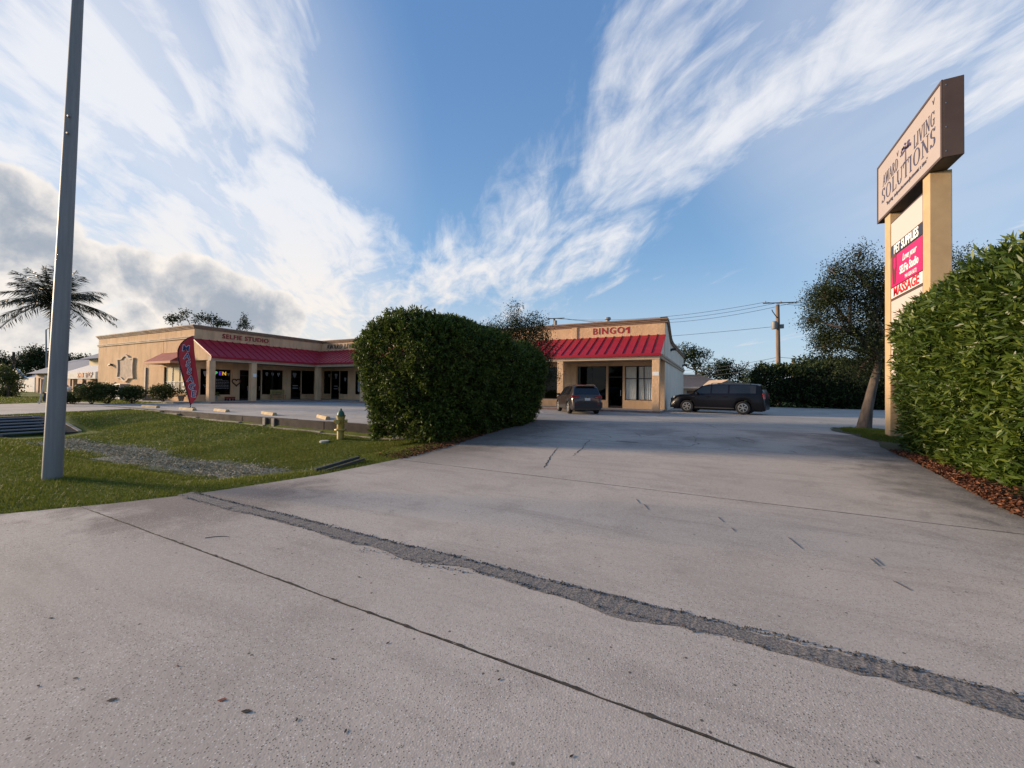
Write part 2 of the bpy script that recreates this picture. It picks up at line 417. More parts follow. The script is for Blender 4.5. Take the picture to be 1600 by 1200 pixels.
def build_ground():
    xs = np.concatenate([[-1500, -700, -400, -250, -170, -120, -95, -80, -70], np.arange(-62, -46, 1.0), np.arange(-46, 8.01, .3), np.arange(9, 40, 1.5), [50, 70, 100, 150, 250, 400, 700, 1500]])
    ys = np.concatenate([[-1500, -600, -250, -120, -60, -30, -18, -12, -9], np.arange(-7, 18.01, .25), np.arange(19, 60, 2.0), [70, 90, 120, 180, 280, 450, 800, 1800]])
    X, Y = np.meshgrid(xs, ys); Z = height(X, Y)
    V = np.stack([X, Y, Z], -1).reshape(-1, 3)
    nx, ny = len(xs), len(ys)
    i, j = np.meshgrid(np.arange(nx-1), np.arange(ny-1)); a = (j*nx + i).ravel()
    me = npmesh('ground', V, np.stack([a, a+1, a+1+nx, a+nx], 1))
    me.polygons.foreach_set('use_smooth', [True]*len(me.polygons))
    m = bpy.data.materials.new('lawn_soil'); m.use_nodes = True
    w = NT(m.node_tree); tc = w.n('ShaderNodeTexCoord').outputs['Object']
    c = w.mix(w.smooth(w.noise(tc, .8, 6, .65), .35, .68), (.115, .135, .022), (.065, .085, .015))
    c = w.mix(w.m('MULTIPLY', w.smooth(w.noise(tc, 14, 5, .7), .45, .7), .6), c, (.10, .115, .03))
    bp = w.n('ShaderNodeBump', {'Height': w.noise(tc, 30, 4, .7), 'Strength': .8, 'Distance': .04})
    bs = w.n('ShaderNodeBsdfPrincipled', {'Base Color': c, 'Roughness': .95, 'Specular IOR Level': .1, 'Normal': bp.outputs[0]})
    w.n('ShaderNodeOutputMaterial', {0: bs.outputs[0]})
    ob('ground', me, m, kind='structure')
build_ground()

drive = tag(bpy.data.objects.new('driveway', None), kind='structure'); COL.objects.link(drive)
def slab(name, y0, y1, x0f, x1f, m, zoff=0.0, thick=.16, nx=26, ny=8, parent=drive, jit=0.0):
    """a slab whose two sides follow x0f(y), x1f(y)"""
    b = MB(); ys = np.linspace(y0, y1, ny+1); n = nx+1
    for k, y in enumerate(ys):
        a, c = float(x0f(y)), float(x1f(y))
        for i in range(n):
            x = a + (c - a) * i / nx
            b.v.append((x, y + (jit * math.sin(x * 9.1 + k) * random.random() if k in (0, ny) else 0), float(zdrive(y)) + zoff))
    for k in range(ny):
        for i in range(nx):
            q = k*n + i; b.f.append((q, q+1, q+1+n, q+n))
    loop = [i for i in range(n)] + [k*n + nx for k in range(1, ny+1)] + [ny*n + i for i in range(nx-1, -1, -1)] + [k*n for k in range(ny-1, 0, -1)]
    o = len(b.v)
    for q in loop: v = b.v[q]; b.v.append((v[0], v[1], v[2] - thick))
    for i in range(len(loop)):
        j = (i+1) % len(loop); b.f.append((loop[i], loop[j], o+j, o+i))
    return ob(name, b, m, parent, smooth=False)
g = .007
slab('slab', -7.0, 2.14 - g, lambda y: max(xl(y), -30), lambda y: max(xr(y), 9), m_drive, ny=16)
slab('slab', 2.14 + g, 3.10, xl, lambda y: 8.5, m_drive, jit=.0)
slab('slab', 3.17, 6.90 - g, xl, xr, m_drive)
slab('slab', 6.90 + g, 11.80 - g, xl, xr, m_drive)
slab('slab', 11.80 + g, 17.0, xl, xr, m_drive)
def crack_line(x0, x1, y, w_, z, seed):
    r2 = random.Random(seed); b = MB(); n = int((x1 - x0)/.035); d = 0.0
    for i in range(n + 1):
        x = x0 + (x1 - x0)*i/n; d = .85*d + r2.uniform(-.004, .004); h_ = w_*r2.uniform(.25, .75)*(2.2 if r2.random() < .06 else 1)
        b.v += [(x, y + d - h_, float(zdrive(y)) + z), (x, y + d + h_, float(zdrive(y)) + z)]
    for i in range(n): q = 2*i; b.f.append((q, q+2, q+3, q+1))
    ob('joint_line', b, m_joint, drive)
ob('joint_filler', MB().box(-7.6, 8.4, 2.12, 2.16, -.05, -.003), m_joint, drive)
crack_line(-7.3, 8.3, 2.14, .012, .003, 1); crack_line(-6.4, 3.5, 6.9, .011, .003, 2); crack_line(-6.8, 3.8, 11.8, .012, .003, 3)
ob('joint_filler', MB().box(-6.5, 3.7, 6.88, 6.92, -.03, float(zdrive(6.9)) - .003), m_joint, drive)
ob('joint_filler', MB().box(-6.9, 3.9, 11.78, 11.82, -.03, float(zdrive(11.8)) - .003), m_joint, drive)
# crumbling asphalt seam between gutter and driveway
def seam():
    b = MB(); n = 420; r2 = random.Random(3)
    y0 = y1 = 0
    for i in range(n+1):
        x = -7.2 + 15.6 * i / n
        y0 = .8*y0 + r2.uniform(-.014, .014); y1 = .8*y1 + r2.uniform(-.014, .014)
        wob = .022 * math.sin(x * 2.3) + .02 * math.sin(x * 5.9 + 1)
        patch = .06 * math.exp(-((x + 2.6) / .35) ** 2) + .07 * math.exp(-((x + .65) / .28) ** 2) + .05 * math.exp(-((x - 1.3) / .3) ** 2)
        b.v += [(x, 3.03 + y0 + wob - patch, .0035), (x, 3.13, .001 + .004 * r2.random()), (x, 3.225 + y1 * 1.3 + wob * .4, .0035)]
    for i in range(n):
        for k in range(2):
            q = i*3 + k; b.f.append((q, q+1, q+4, q+3))
    ob('asphalt_seam', b, m_asphalt, drive)
    # ragged dark lip along the upper edge of the seam
    V = []; Fc = []
    for i in range(2600):
        x = r2.uniform(-7.1, 8.2); up = r2.random() < .72
        y = (3.228 if up else 3.04) + 0.022*math.sin(x*2.3)*(.4 if up else 1) + r2.gauss(0, .016); s = r2.uniform(.004, .014)
        z = .002 + r2.uniform(0, .006)
        if not up and -3.2 < x < -2 : y -= r2.uniform(0, .14)
        k = len(V); a0 = r2.uniform(0, 6)
        for j in range(3):
            V.append((x + s*math.cos(a0 + j*2.1), y + s*math.sin(a0 + j*2.1), z))
        V.append((x, y, z + s*.9))
        Fc += [(k, k+1, k+3), (k+1, k+2, k+3), (k+2, k, k+3)]
    me = npmesh('seam_crumbs', V, Fc)
    ob('seam_crumbs', me, mat('dark_crumb', (.055, .05, .045), .95, (.12, .11, .10), 60, amt=.3), drive, kind='stuff')
seam()
def crack_px(pts, w_=.012):
    P = []
    for (px, py) in pts:
        p = gz(px, py, .0)
        for _ in range(4): p = gz(px, py, float(zdrive(p[1])))
        P.append(p)
    D = []
    for a, c in zip(P[:-1], P[1:]):
        n = max(3, int(np.linalg.norm(c - a)/.12))
        for i in range(n): D.append(a + (c - a)*i/n + np.array([random.gauss(0, .02), random.gauss(0, .03), 0]))
    D.append(P[-1]); b = MB()
    for i, p in enumerate(D):
        t = D[min(i+1, len(D)-1)] - D[max(i-1, 0)]; t = t/np.linalg.norm(t); n_ = np.array([-t[1], t[0], 0])*w_*random.uniform(.4, 1.3)
        z = float(zdrive(p[1])) + .004
        b.v += [(p[0] - n_[0], p[1] - n_[1], z), (p[0] + n_[0], p[1] + n_[1], z)]
    for i in range(len(D)-1): q = 2*i; b.f.append((q, q+2, q+3, q+1))
    ob('crack', b, m_joint, drive)
for c in ([(923, 687), (912, 698), (895, 712)], [(964, 689), (980, 691), (997, 691)], [(938, 678), (950, 681), (955, 684)], [(992, 676), (1002, 682), (1009, 682), (1022, 679)], [(1150, 684), (1165, 690), (1180, 692)], [(1232, 704), (1245, 708)], [(1104, 663), (1120, 669)], [(1040, 676), (1075, 674)], [(870, 700), (858, 716), (850, 731)], [(1010, 657), (1060, 660)]): crack_px(c)
# parking lot: non-overlapping sheets, one mesh
lot = MB()
for (x0, x1, y0, y1) in [(-36.0, -10.4, 11.05, 17.5), (-35.6, -10.4, 17.5, 26.3), (-10.4, 4.2, 17.0, 26.3), (-3.0, 60, 26.3, 44), (4.2, 60, 20.4, 26.3), (-45, -36.0, 11.0, 12.6), (-38.6, -36.0, 12.6, 15.2)]:
    nx = max(1, int((x1-x0)/4)); ny = max(1, int((y1-y0)/4))
    for i in range(nx):
        for j in range(ny):
            xa, xb = x0+(x1-x0)*i/nx, x0+(x1-x0)*(i+1)/nx; ya, yb = y0+(y1-y0)*j/ny, y0+(y1-y0)*(j+1)/ny
            lot.quad((xa, ya, LOT), (xb, ya, LOT), (xb, yb, LOT), (xa, yb, LOT))
ob('parking_lot', lot, m_lot, kind='structure')
d2 = MB()
for j in range(12):
    ya, yb = -6 + 17*j/12, -6 + 17*(j+1)/12
    za, zb = (float(np.interp(t, [2, 11], [.03, LOT - .002])) for t in (ya, yb))
    d2.quad((-45, ya, za), (-31, ya, za), (-31, yb, zb), (-45, yb, zb))
    d2.quad((-31, ya, za), (-31, yb, zb), (-31, yb, zb - .3), (-31, ya, za - .3))
ob('side_driveway', d2, m_lot, kind='structure')
ob('street', MB().quad((-1500, -16, -.06), (1500, -16, -.06), (1500, -5.5, -.06), (-1500, -5.5, -.06)), mat('street_asphalt', (.06, .06, .062), .9, (.08, .08, .08), 3), kind='structure')
# painted markings on the lot
def line(p, q, wd, m, name='parking_line', z=LOT + .004):
    p, q = np.array(p, float), np.array(q, float); d = (q - p) / np.linalg.norm(q - p); n_ = np.array([-d[1], d[0]]) * wd / 2
    b = MB().quad((*(p - n_), z), (*(q - n_), z), (*(q + n_), z), (*(p + n_), z))
    return ob(name, b, m, lotm)
lotm = tag(bpy.data.objects.new('lot_markings', None), kind='structure'); COL.objects.link(lotm)
for i in range(4): line((-5.0 + i*-3.3 + 2.3, 22.4), (-5.0 + i*-3.3, 26.1), .11, m_white_paint)
for y in (27.1, 30.2, 33.6, 37): line((-2.2, y), (3.4, y - 1.2), .11, m_white_paint)
line((-2.7, 26.75), (-1.9, 26.55), .55, m_blue_paint, 'blue_patch')
line((-34.6, 25.2), (-31.4, 25.2), 1.5, m_blue_paint, 'blue_patch')
for x in (-34.9, -31.1, -27.6, -24.2): line((x, 21.3), (x, 26.0), .11, m_white_paint)
for y in (18.6, 21.4, 24.2): line((-35.2, y), (-30.4, y), .11, m_white_paint)
# retaining wall along the ditch
def retaining():
    t = thing('retaining_wall', 'low dark stained concrete wall edging the lot above the grass ditch', 'wall', (-22, 10.95, -.3))
    xs = list(np.arange(-35.0, -8.4, 1.9))
    for i in range(len(xs)-1):
        b = MB(); dz = random.uniform(-.006, .006); dy = random.uniform(-.008, .008)
        b.box(xs[i] + .004, xs[i+1] - .004, 10.86 + dy, 11.06, -.75, LOT + .012 + dz)
        ob('wall_panel', b, m_conc_wall, t)
    fb = MB()
    for i in range(len(xs)-1):
        fz = float(height(xs[i] + 1, 10.7))
        fb.box(xs[i], xs[i+1], 10.70, 10.855, fz - .3, fz + .05)
    ob('footing', fb, m_conc_light, t)
    for px in (414, 428):
        p = ay(px, 655, 10.85); ob('pale_pilaster', MB().box(p[0]-.09, p[0]+.09, 10.79, 10.852, -.5, LOT + .004), m_conc_light, t)
retaining()
# wheel stops
def wheel_stop(px, py, rz, label):
    p = gz(px, py, LOT); t = thing('wheel_stop', label, 'wheel stop', (p[0], max(p[1], 11.75), LOT), rz, 'wheel stops along the retaining wall')
    L = 1.75; b = MB(); prof = [(-.11, 0), (.11, 0), (.085, .12), (.05, .145), (-.05, .145), (-.085, .12)]
    b.prism([(-L/2, y, z) for y, z in prof], (L, 0, 0))
    ob('stop_bar', b, m_stop, t, local=True, bevel=.008)
    for s in (-1, 1): ob('anchor_pin', MB().lathe([(.02, .14), (.02, .152)], (s*.62, 0, 0), 8), m_dark_metal, t, local=True)
wheel_stop(235, 637, R(3), 'tan wheel stop by the wall end past the red feather banner')
wheel_stop(289, 641, R(-3), 'tan wheel stop at the foot of the red feather banner')
wheel_stop(346, 643, R(-9), 'tan wheel stop between the banner and the pale wall pilasters')
wheel_stop(420, 648, R(-15), 'tan wheel stop just above the two pale wall pilasters')
wheel_stop(505, 654, R(-25), 'tan wheel stop turned askew behind the yellow hydrant')

# ------------------------------------------------------------------ the L-shaped shopping strip
YF, XF, YL, XR, XE = 29.2, -38.5, 17.25, -3.1, -57.6
TOP, WALK = 6.7, .36
mall = thing('strip_mall', 'peach stucco L-shaped shopping strip with red metal awnings and storefronts', 'building', (-22, 33, .2))
def strips(u0, u1, z0, z1, holes):
    """rectangles (u0,u1,z0,z1) that tile a wall around its openings"""
    us = sorted({u0, u1, *[h[0] for h in holes], *[h[1] for h in holes]}); out = []
    for a, b in zip(us[:-1], us[1:]):
        z = z0
        for h in sorted([h for h in holes if h[0] <= a + 1e-6 and h[1] >= b - 1e-6], key=lambda h: h[2]):
            if h[2] > z: out.append((a, b, z, h[2]))
            z = h[3]
        if z < z1: out.append((a, b, z, z1))
    return out
T = .22
H_R = [(-38.05, -36.95, .92, 3.38), (-36.9, -35.6, WALK, 3.38), (-35.55, -34.3, .92, 3.38), (-33.2, -30.6, .92, 3.35), (-28.6, -26.4, .92, 3.38), (-26.3, -25.1, WALK, 3.38),
       (-23.4, -20.8, .92, 3.38), (-19.8, -18.6, WALK, 3.38), (-18.5, -16.0, .92, 3.38), (-14.9, -13.7, WALK, 3.40), (-13.6, -10.5, .92, 3.40),
       (-9.35, -7.15, .92, 3.43), (-7.0, -5.95, WALK, 3.43), (-5.8, -3.75, .95, 3.40)]
H_L = [(17.75, 20.1, .87, 3.08), (20.85, 21.7, WALK, 3.12), (21.78, 22.75, WALK, 3.18), (22.85, 24.9, .87, 3.25), (25.75, 26.85, WALK, 3.32), (26.93, 28.4, .87, 3.35)]
H_S = [(-43.5, -39.75, 1.07, 3.25)]
b = MB()
for (a, c, z0, z1) in strips(XF - T, XR, .1, 6.5, H_R): b.box(a, c, YF, YF + T, z0, z1)
ob('front_wall', b, m_stucco, mall)
b = MB()
for (a, c, z0, z1) in strips(YL, YF + T, .1, 6.5, H_L): b.box(XF - T, XF, a, c, z0, z1) if a < YF else None
ob('wing_wall', b, m_stucco, mall)
b = MB()
for (a, c, z0, z1) in strips(XE, XF - T, .1, 6.5, H_S): b.box(a, c, YL, YL + T, z0, z1)
ob('end_wall', b, m_stucco, mall)
# side wall with swooping parapet
prof = [(29.2, 6.55), (29.9, 6.55), (30.5, 6.48), (31.0, 6.30), (31.5, 6.02), (32.0, 5.74), (32.6, 5.50), (33.3, 5.36), (34.2, 5.30), (47.5, 5.30)]
b = MB(); b.prism([(XR, YF + T, .1)] + [(XR, y if y > YF + T else YF + T, z) for y, z in prof] + [(XR, 47.5, .1)], (-T, 0, 0))
ob('side_wall', b, m_stucco_grey, mall)
b = MB()
def ribbon(b, pts, o0, o1, t0, t1):
    """moulding that follows a (y,z) profile: sticks out o0..o1 in x, t0..t1 above the profile"""
    for (p, q) in zip(pts[:-1], pts[1:]):
        n0 = len(b.v)
        for (y, z) in (p, q):
            b.v += [(XR + o0, y, z + t0), (XR + o1, y, z + t0), (XR + o1, y, z + t1), (XR + o0, y, z + t1)]
        for i in range(4):
            j = (i+1) % 4; b.f.append((n0+i, n0+j, n0+4+j, n0+4+i))
pp = [(YF - .16, 6.55)] + prof[1:]
ribbon(b, pp, -.28, .12, -.02, .10); ribbon(b, pp, -.30, .17, .10, .20)
ob('side_cornice', b, m_trim, mall)
ob('side_band', MB().box(XR - .01, XR + .09, 26.7, 47.5, 3.70, 3.86).box(XR - .01, XR + .14, 26.7, 47.5, 3.86, 4.0), m_trim_lt, mall)
# other walls, roof, floor
b = MB().box(XE, XE + T, YL + T, 47.5, .1, 6.5).box(XE + T, XR - T, 47.3, 47.5, .1, 5.3)
ob('rear_wall', b, m_stucco_grey, mall)
b = MB().box(XE + T, XF - T, YL + T, 47.3, 5.0, 5.2).box(XF - T, XR - T, YF + T, 47.3, 5.0, 5.2)
ob('roof', b, mat('roof_membrane', (.45, .45, .44), .9, (.35, .35, .34), 2), mall)
ob('floor', MB().box(XE + T, XF - T, YL + T, 47.3, .2, WALK).box(XF - T, XR - T, YF + T, 47.3, .2, WALK), m_int, mall)
b = MB().box(XF - 4.2, XF - 4.0, YL + T, 33, WALK, 5).box(XF - 4.0, XR - T, 33.2, 33.4, WALK, 5).box(XF-4, XF-T, 24.95, 25.05, WALK, 5).box(XF-4, XF-T, 20.2, 20.3, WALK, 5)
for x in (-33.75, -25, -20.2, -15.4, -9.8): b.box(x - .06, x + .06, YF + T, 33.2, WALK, 5)
ob('partition', b, m_int, mall)
# walkway under the awning
ob('walkway', MB().box(-35.45, XR + .02, 26.3, YF, .05, WALK).box(XF, -35.45, YL - .15, YF, .05, WALK).box(-45.5, XF, 15.9, YL, .05, WALK - .06), m_lot, mall)
ob('walkway_curb', MB().box(-35.45, XR + .04, 26.235, 26.298, .05, WALK - .015).box(-35.448, -35.385, YL - .15, 26.235, .05, WALK - .015), mat('red_curb', (.22, .11, .085), .85, (.30, .22, .18), 3), mall)
# cornices
b = MB()
for (o, z0, z1) in ((.07, 6.40, 6.50), (.13, 6.50, 6.60), (.19, 6.60, TOP)):
    b.box(XF + o, XR + .19 + o*.01, YF - o, YF + T + .05, z0, z1)
    b.box(XF - T - .05, XF + o, YL - o, YF + T + .05, z0, z1)
    b.box(XE - o, XF - T - .05, YL - o, YL + T + .05, z0, z1)
ob('cornice', b, m_trim, mall)
ob('end_band', MB().box(XE - .05, XF - .002, YL - .09, YL - .001, 5.58, 5.70).box(XE - .05, XF - .002, YL - .13, YL - .001, 5.70, 5.78), m_trim_lt, mall)
for x in (-9.6, -16.0, -25.6): ob('parapet_pilaster', MB().box(x - .2, x + .2, YF - .06, YF - .001, 5.4, 6.4), m_stucco, mall)
for y in (23.7, 28.9): ob('parapet_pilaster', MB().box(XF + .001, XF + .05, y - .2, y + .2, 5.4, 6.4), m_stucco, mall)
for (a, c) in ((-10.4, -9.42), (-15.9, -15.0), (-30.5, -28.75)): ob('wall_pilaster', MB().box(a, c, YF - .07, YF - .001, WALK, 3.7), m_stucco, mall)
for (a, c) in ((20.2, 20.8), (24.98, 25.65)): ob('wall_pilaster', MB().box(XF + .001, XF + .08, a, c, WALK, 3.7), m_stucco, mall)
# columns, beam, porch ceiling
for (x, y) in [(-3.33, 26.6), (-9.7, 26.6), (-16.1, 26.6), (-22.6, 26.6), (-29.15, 26.6), (-35.7, 26.75), (-35.9, 17.27), (-35.9, 20.5)]:
    ob('column', MB().box(x - .22, x + .22, y - .22, y + .22, WALK, 3.66), m_stucco, mall, bevel=.012)
b = MB()
for (o, z0, z1) in ((.24, 3.64, 3.76), (.28, 3.76, 3.90), (.34, 3.90, 4.0)):
    b.box(-35.9 + o, XR + (.0 if o < .3 else .06), 26.6 - o, 26.6 + .22, z0, z1)
    b.box(-35.9 - .22, -35.9 + o, YL - .12, 26.6 + .22, z0, z1)
ob('porch_beam', b, m_trim_lt, mall)
ob('porch_ceiling', MB().box(-35.6, XR - .25, 26.83, YF - .001, 3.68, 3.74).box(XF + .001, -36.13, YL + .25, 26.8, 3.68, 3.74).box(-36.1,-35.62,26.83,YF-.001,3.68,3.74).box(XF+.001,-36.13,26.82,YF-.001,3.68,3.74), mat('ceiling_tan', (.34, .27, .2), .9), mall)
# standing-seam awnings, one panel at a time
ZE, ZT = 4.02, 5.56
YE, XEA = 26.24, -35.54
def awn_z_y(y): return ZE + (ZT - ZE) * (y - YE) / (YF - YE)
aw = ob('awning', MB().box(XEA, XR + .08, YE - .02, YE + .05, ZE - .17, ZE - .015), m_red, mall, label='red standing seam metal awning with ribbed panels')
W = (XR + .08 - XEA) / 54
def panel_mesh(w, y0, y1):
    """panel from eave y0 to head y1 (y1 given at both edges), local x 0..w"""
    b = MB(); z = awn_z_y
    P = [(0, y0[0], z(y0[0])), (w, y0[1], z(y0[1])), (w, y1, z(y1)), (0, y1, z(y1))]
    b.prism(P, (0, 0, -.03))
    r = [(0, y0[0], z(y0[0])), (.035, y0[0], z(y0[0])), (.035, y1, z(y1)), (0, y1, z(y1))]
    b.prism(r, (0, 0, .055))
    return b.mesh('roof_panel')
std = panel_mesh(W - .003, (YE, YE), YF); std.materials.append(m_red)
for i in range(54):
    o = ob('roof_panel', std, None, aw); o.location = (XEA + i*W, 0, 0)
k = (YF - YE) / (XEA - XF); nval = 5; wv = (XEA - XF) / nval
for i in range(nval):
    xa, xb = XEA - (i+1)*wv, XEA - i*wv
    me = panel_mesh(wv - .003, (YE + k*(XEA - xa), YE + k*(XEA - xb)), YF); me.materials.append(m_red)
    o = ob('roof_panel', me, None, aw); o.location = (xa, 0, 0)
aw2 = ob('awning', MB().box(XEA - .05, XEA + .02, YL - .16, YE - .022, ZE - .17, ZE - .015), m_red, mall, label='shorter red metal awning over the wing by the banner')
def panel_mesh2(w, xe, xt):
    b = MB(); z = lambda x: ZE + (ZT - ZE) * (XEA - x) / (XEA - XF)
    b.prism([(xe[0], 0, z(xe[0])), (xe[1], w, z(xe[1])), (xt, w, z(xt)), (xt, 0, z(xt))], (0, 0, -.03))
    b.prism([(xe[0], 0, z(xe[0])), (xe[0], .035, z(xe[0])), (xt, .035, z(xt)), (xt, 0, z(xt))], (0, 0, .055))
    return b.mesh('roof_panel')
n2 = 15; W2 = (YE - (YL - .16)) / n2
std2 = panel_mesh2(W2 - .003, (XEA, XEA), XF); std2.materials.append(m_red)
for i in range(n2):
    o = ob('roof_panel', std2, None, aw2); o.location = (0, YL - .16 + i*W2, 0)
wv2 = (YF - YE) / nval
for i in range(nval):
    ya, yb = YE + i*wv2, YE + (i+1)*wv2
    me = panel_mesh2(wv2 - .003, (XEA - (ya - YE)/k, XEA - (yb - YE)/k), XF); me.materials.append(m_red)
    o = ob('roof_panel', me, None, aw2); o.location = (0, ya, 0)
# gable ends under the awnings
b = MB().prism([(XF + .001, YL - .10, 3.72), (-35.68, YL - .10, 3.72), (-35.68, YL - .10, 4.0), (XF + .001, YL - .10, 5.5)], (0, .12, 0))
ob('awning_gable', b, m_stucco, mall)
b = MB().prism([(XR - .02, YF - .001, 3.86), (XR - .02, 26.42, 3.86), (XR - .02, 26.42, 4.02), (XR - .02, YF - .001, 5.46)], (-.12, 0, 0))
ob('awning_gable', b, m_stucco_grey, mall)
ob('flashing', MB().prism([(XEA + .03, YL - .19, ZE - .04), (XEA + .03, YL - .19, ZE + .05), (XF + .06, YL - .19, ZT + .05), (XF + .06, YL - .19, ZT - .04)], (0, .05, 0)), m_red, mall)
# storefront glazing
def glaze(kind, u0, u1, z0, z1, place, bars_u=(), bars_z=(), m=None):
    """kind window/door; place(u, d, z) -> world point with depth d into the wall"""
    def bx(b, ua, ub, da, db, za, zb):
        p, q = place(ua, da, za), place(ub, db, zb)
        b.box(min(p[0], q[0]), max(p[0], q[0]), min(p[1], q[1]), max(p[1], q[1]), za, zb)
    f = MB(); e = .05
    bx(f, u0, u0 + e, .06, .14, z0, z1); bx(f, u1 - e, u1, .06, .14, z0, z1)
    bx(f, u0 + e, u1 - e, .06, .14, z1 - e, z1); bx(f, u0 + e, u1 - e, .06, .14, z0, z0 + (e if kind == 'window' else .16))
    for u in bars_u: bx(f, u - .025, u + .025, .07, .13, z0 + e, z1 - e)
    for z in bars_z:
        us = [u0 + e] + [q for u in sorted(bars_u) for q in (u - .025, u + .025)] + [u1 - e]
        for a_, b_ in zip(us[::2], us[1::2]): bx(f, a_, b_, .07, .13, z - .025, z + .025)
    fr = ob(kind, f, m_bronze, mall)
    p = MB(); A, B, C_, D = place(u0 + e, .1, z0 + e), place(u1 - e, .1, z0 + e), place(u1 - e, .1, z1 - e), place(u0 + e, .1, z1 - e)
    p.quad(A, B, C_, D); ob('pane', p, m or m_glass, fr)
    if kind == 'door':
        h = MB(); bx(h, u1 - .16, u1 - .12, .0, .05, 1.25, 1.65); ob('handle', h, mat('brushed_steel', (.5, .5, .5), .3, metal=1), fr)
    return fr
pR = lambda u, d, z: (u, YF + d, z)
pL = lambda u, d, z: (XF - d, u, z)
pS = lambda u, d, z: (u, YL + d, z)
for h in H_R:
    dr = h[2] < .5; wd = h[1] - h[0]
    curt = h[0] == -5.8
    glaze('door' if dr else 'window', *h, pR, () if dr else ((h[0] + wd*.46, h[0] + wd*.64) if curt else ((h[0] + wd/2,) if wd > 1.6 else ())), (2.62,) if dr else ((2.5,) if curt else ()), m_glass_clear if curt else None)
for h in H_L: glaze('door' if h[2] < .5 else 'window', *h, pL, () if h[1] - h[0] < 1.6 or h[0] < 18 else ((h[0] + h[1])/2,), (2.62,) if h[2] < .5 else ())
end_win = glaze('window', *H_S[0], pS, (-42.2, -41.0), (1.95,), m_glass_clear)
# pale blinds behind the upper part of the end window and curtains in the corner unit
m_cloth = mat('curtain_cloth', (.84, .82, .76), .9, (.74, .72, .66), 4)
ob('blind', MB().box(-43.4, -39.8, YL + .115, YL + .13, 1.98, 3.22), mat('blind_cream', (.80, .62, .34), .8), end_win)
ob('lower_backing', MB().box(-43.4, -39.8, YL + .115, YL + .13, 1.1, 1.92), mat('backing_brown', (.06, .03, .02), .6), end_win)  # plain dark brown backing sheet behind the lower glass
b = MB(); x = -5.78; i = 0
while x < -3.8:
    xn = min(x + .07, -3.77); gap = (abs(x + 4.98) < .06)
    if not gap: b.quad((x, YF + .112 + .05*(i % 2), .97), (xn, YF + .112 + .05*((i+1) % 2), .97), (xn, YF + .112 + .05*((i+1) % 2), 3.38), (x, YF + .112 + .05*(i % 2), 3.38))
    x = xn; i += 1
ob('curtain', b, m_cloth, mall, smooth=True)
# end-wall canvas awning
AX0, AX1, AY = -43.9, -39.35, 16.0
ca = MB().quad((AX0, YL - .002, 4.5), (AX1, YL - .002, 4.5), (AX1, AY, 3.66), (AX0, AY, 3.66)).tri((AX0, YL - .002, 4.5), (AX0, AY, 3.66), (AX0, YL - .002, 3.66)).tri((AX1, YL - .002, 4.5), (AX1, AY, 3.66), (AX1, YL - .002, 3.66))
caw = ob('canvas_awning', ca, m_maroon, mall, label='maroon canvas awning over the end window')
ob('valance', MB().box(AX0, AX1, AY - .012, AY, 3.46, 3.655).box(AX1, AX1 + .012, AY, YL, 3.46, 3.655).box(AX0 - .012, AX0, AY, YL, 3.46, 3.655), mat('valance_tan', (.50, .24, .15), .8), caw)
# plaque with a scalloped frame
def plaque():
    cx, cz = -51.0, 3.25; out = []
    def seg(pts): out.extend(pts)
    hw, hh = 1.85, .98
    for i in range(9): t = i/8; out.append((-hw + .0 + .16*math.sin(math.pi*t), -hh + 2*hh*t))
    out += [(-1.0, hh), (-.8, hh + .05)]
    for i in range(7): t = i/6; out.append((-.75 + 1.5*t, hh + .1 + .28*math.sin(math.pi*t)))
    out += [(.8, hh + .05), (1.0, hh)]
    for i in range(9): t = i/8; out.append((hw - .16*math.sin(math.pi*t), hh - 2*hh*t))
    out += [(1.0, -hh), (.8, -hh - .05)]
    for i in range(7): t = i/6; out.append((.75 - 1.5*t, -hh - .1 - .28*math.sin(math.pi*t)))
    out += [(-.8, -hh - .05), (-1.0, -hh)]
    fr = MB()
    for (p_, q_) in zip(out, out[1:] + out[:1]):
        P = lambda v, k_, d_: (cx + v[0]*k_, YL - d_, cz + v[1]*k_)
        fr.quad(P(p_, 1, .15), P(q_, 1, .15), P(q_, .85, .15), P(p_, .85, .15)).quad(P(p_, 1, .001), P(q_, 1, .001), P(q_, 1, .15), P(p_, 1, .15)).quad(P(p_, .85, .05), P(q_, .85, .05), P(q_, .85, .15), P(p_, .85, .15))
    o = ob('plaque', fr, mat('plaque_frame', (.62, .48, .35), .85, (.5, .38, .28), 3, bump=.2), mall)
    ob('plaque_panel', MB().prism([(cx + .86*x, YL - .002, cz + .86*z) for x, z in out], (0, -.06, 0)), mat('plaque_panel', (.55, .43, .33), .9, (.40, .30, .23), 2.5, bump=.4), o)
plaque()
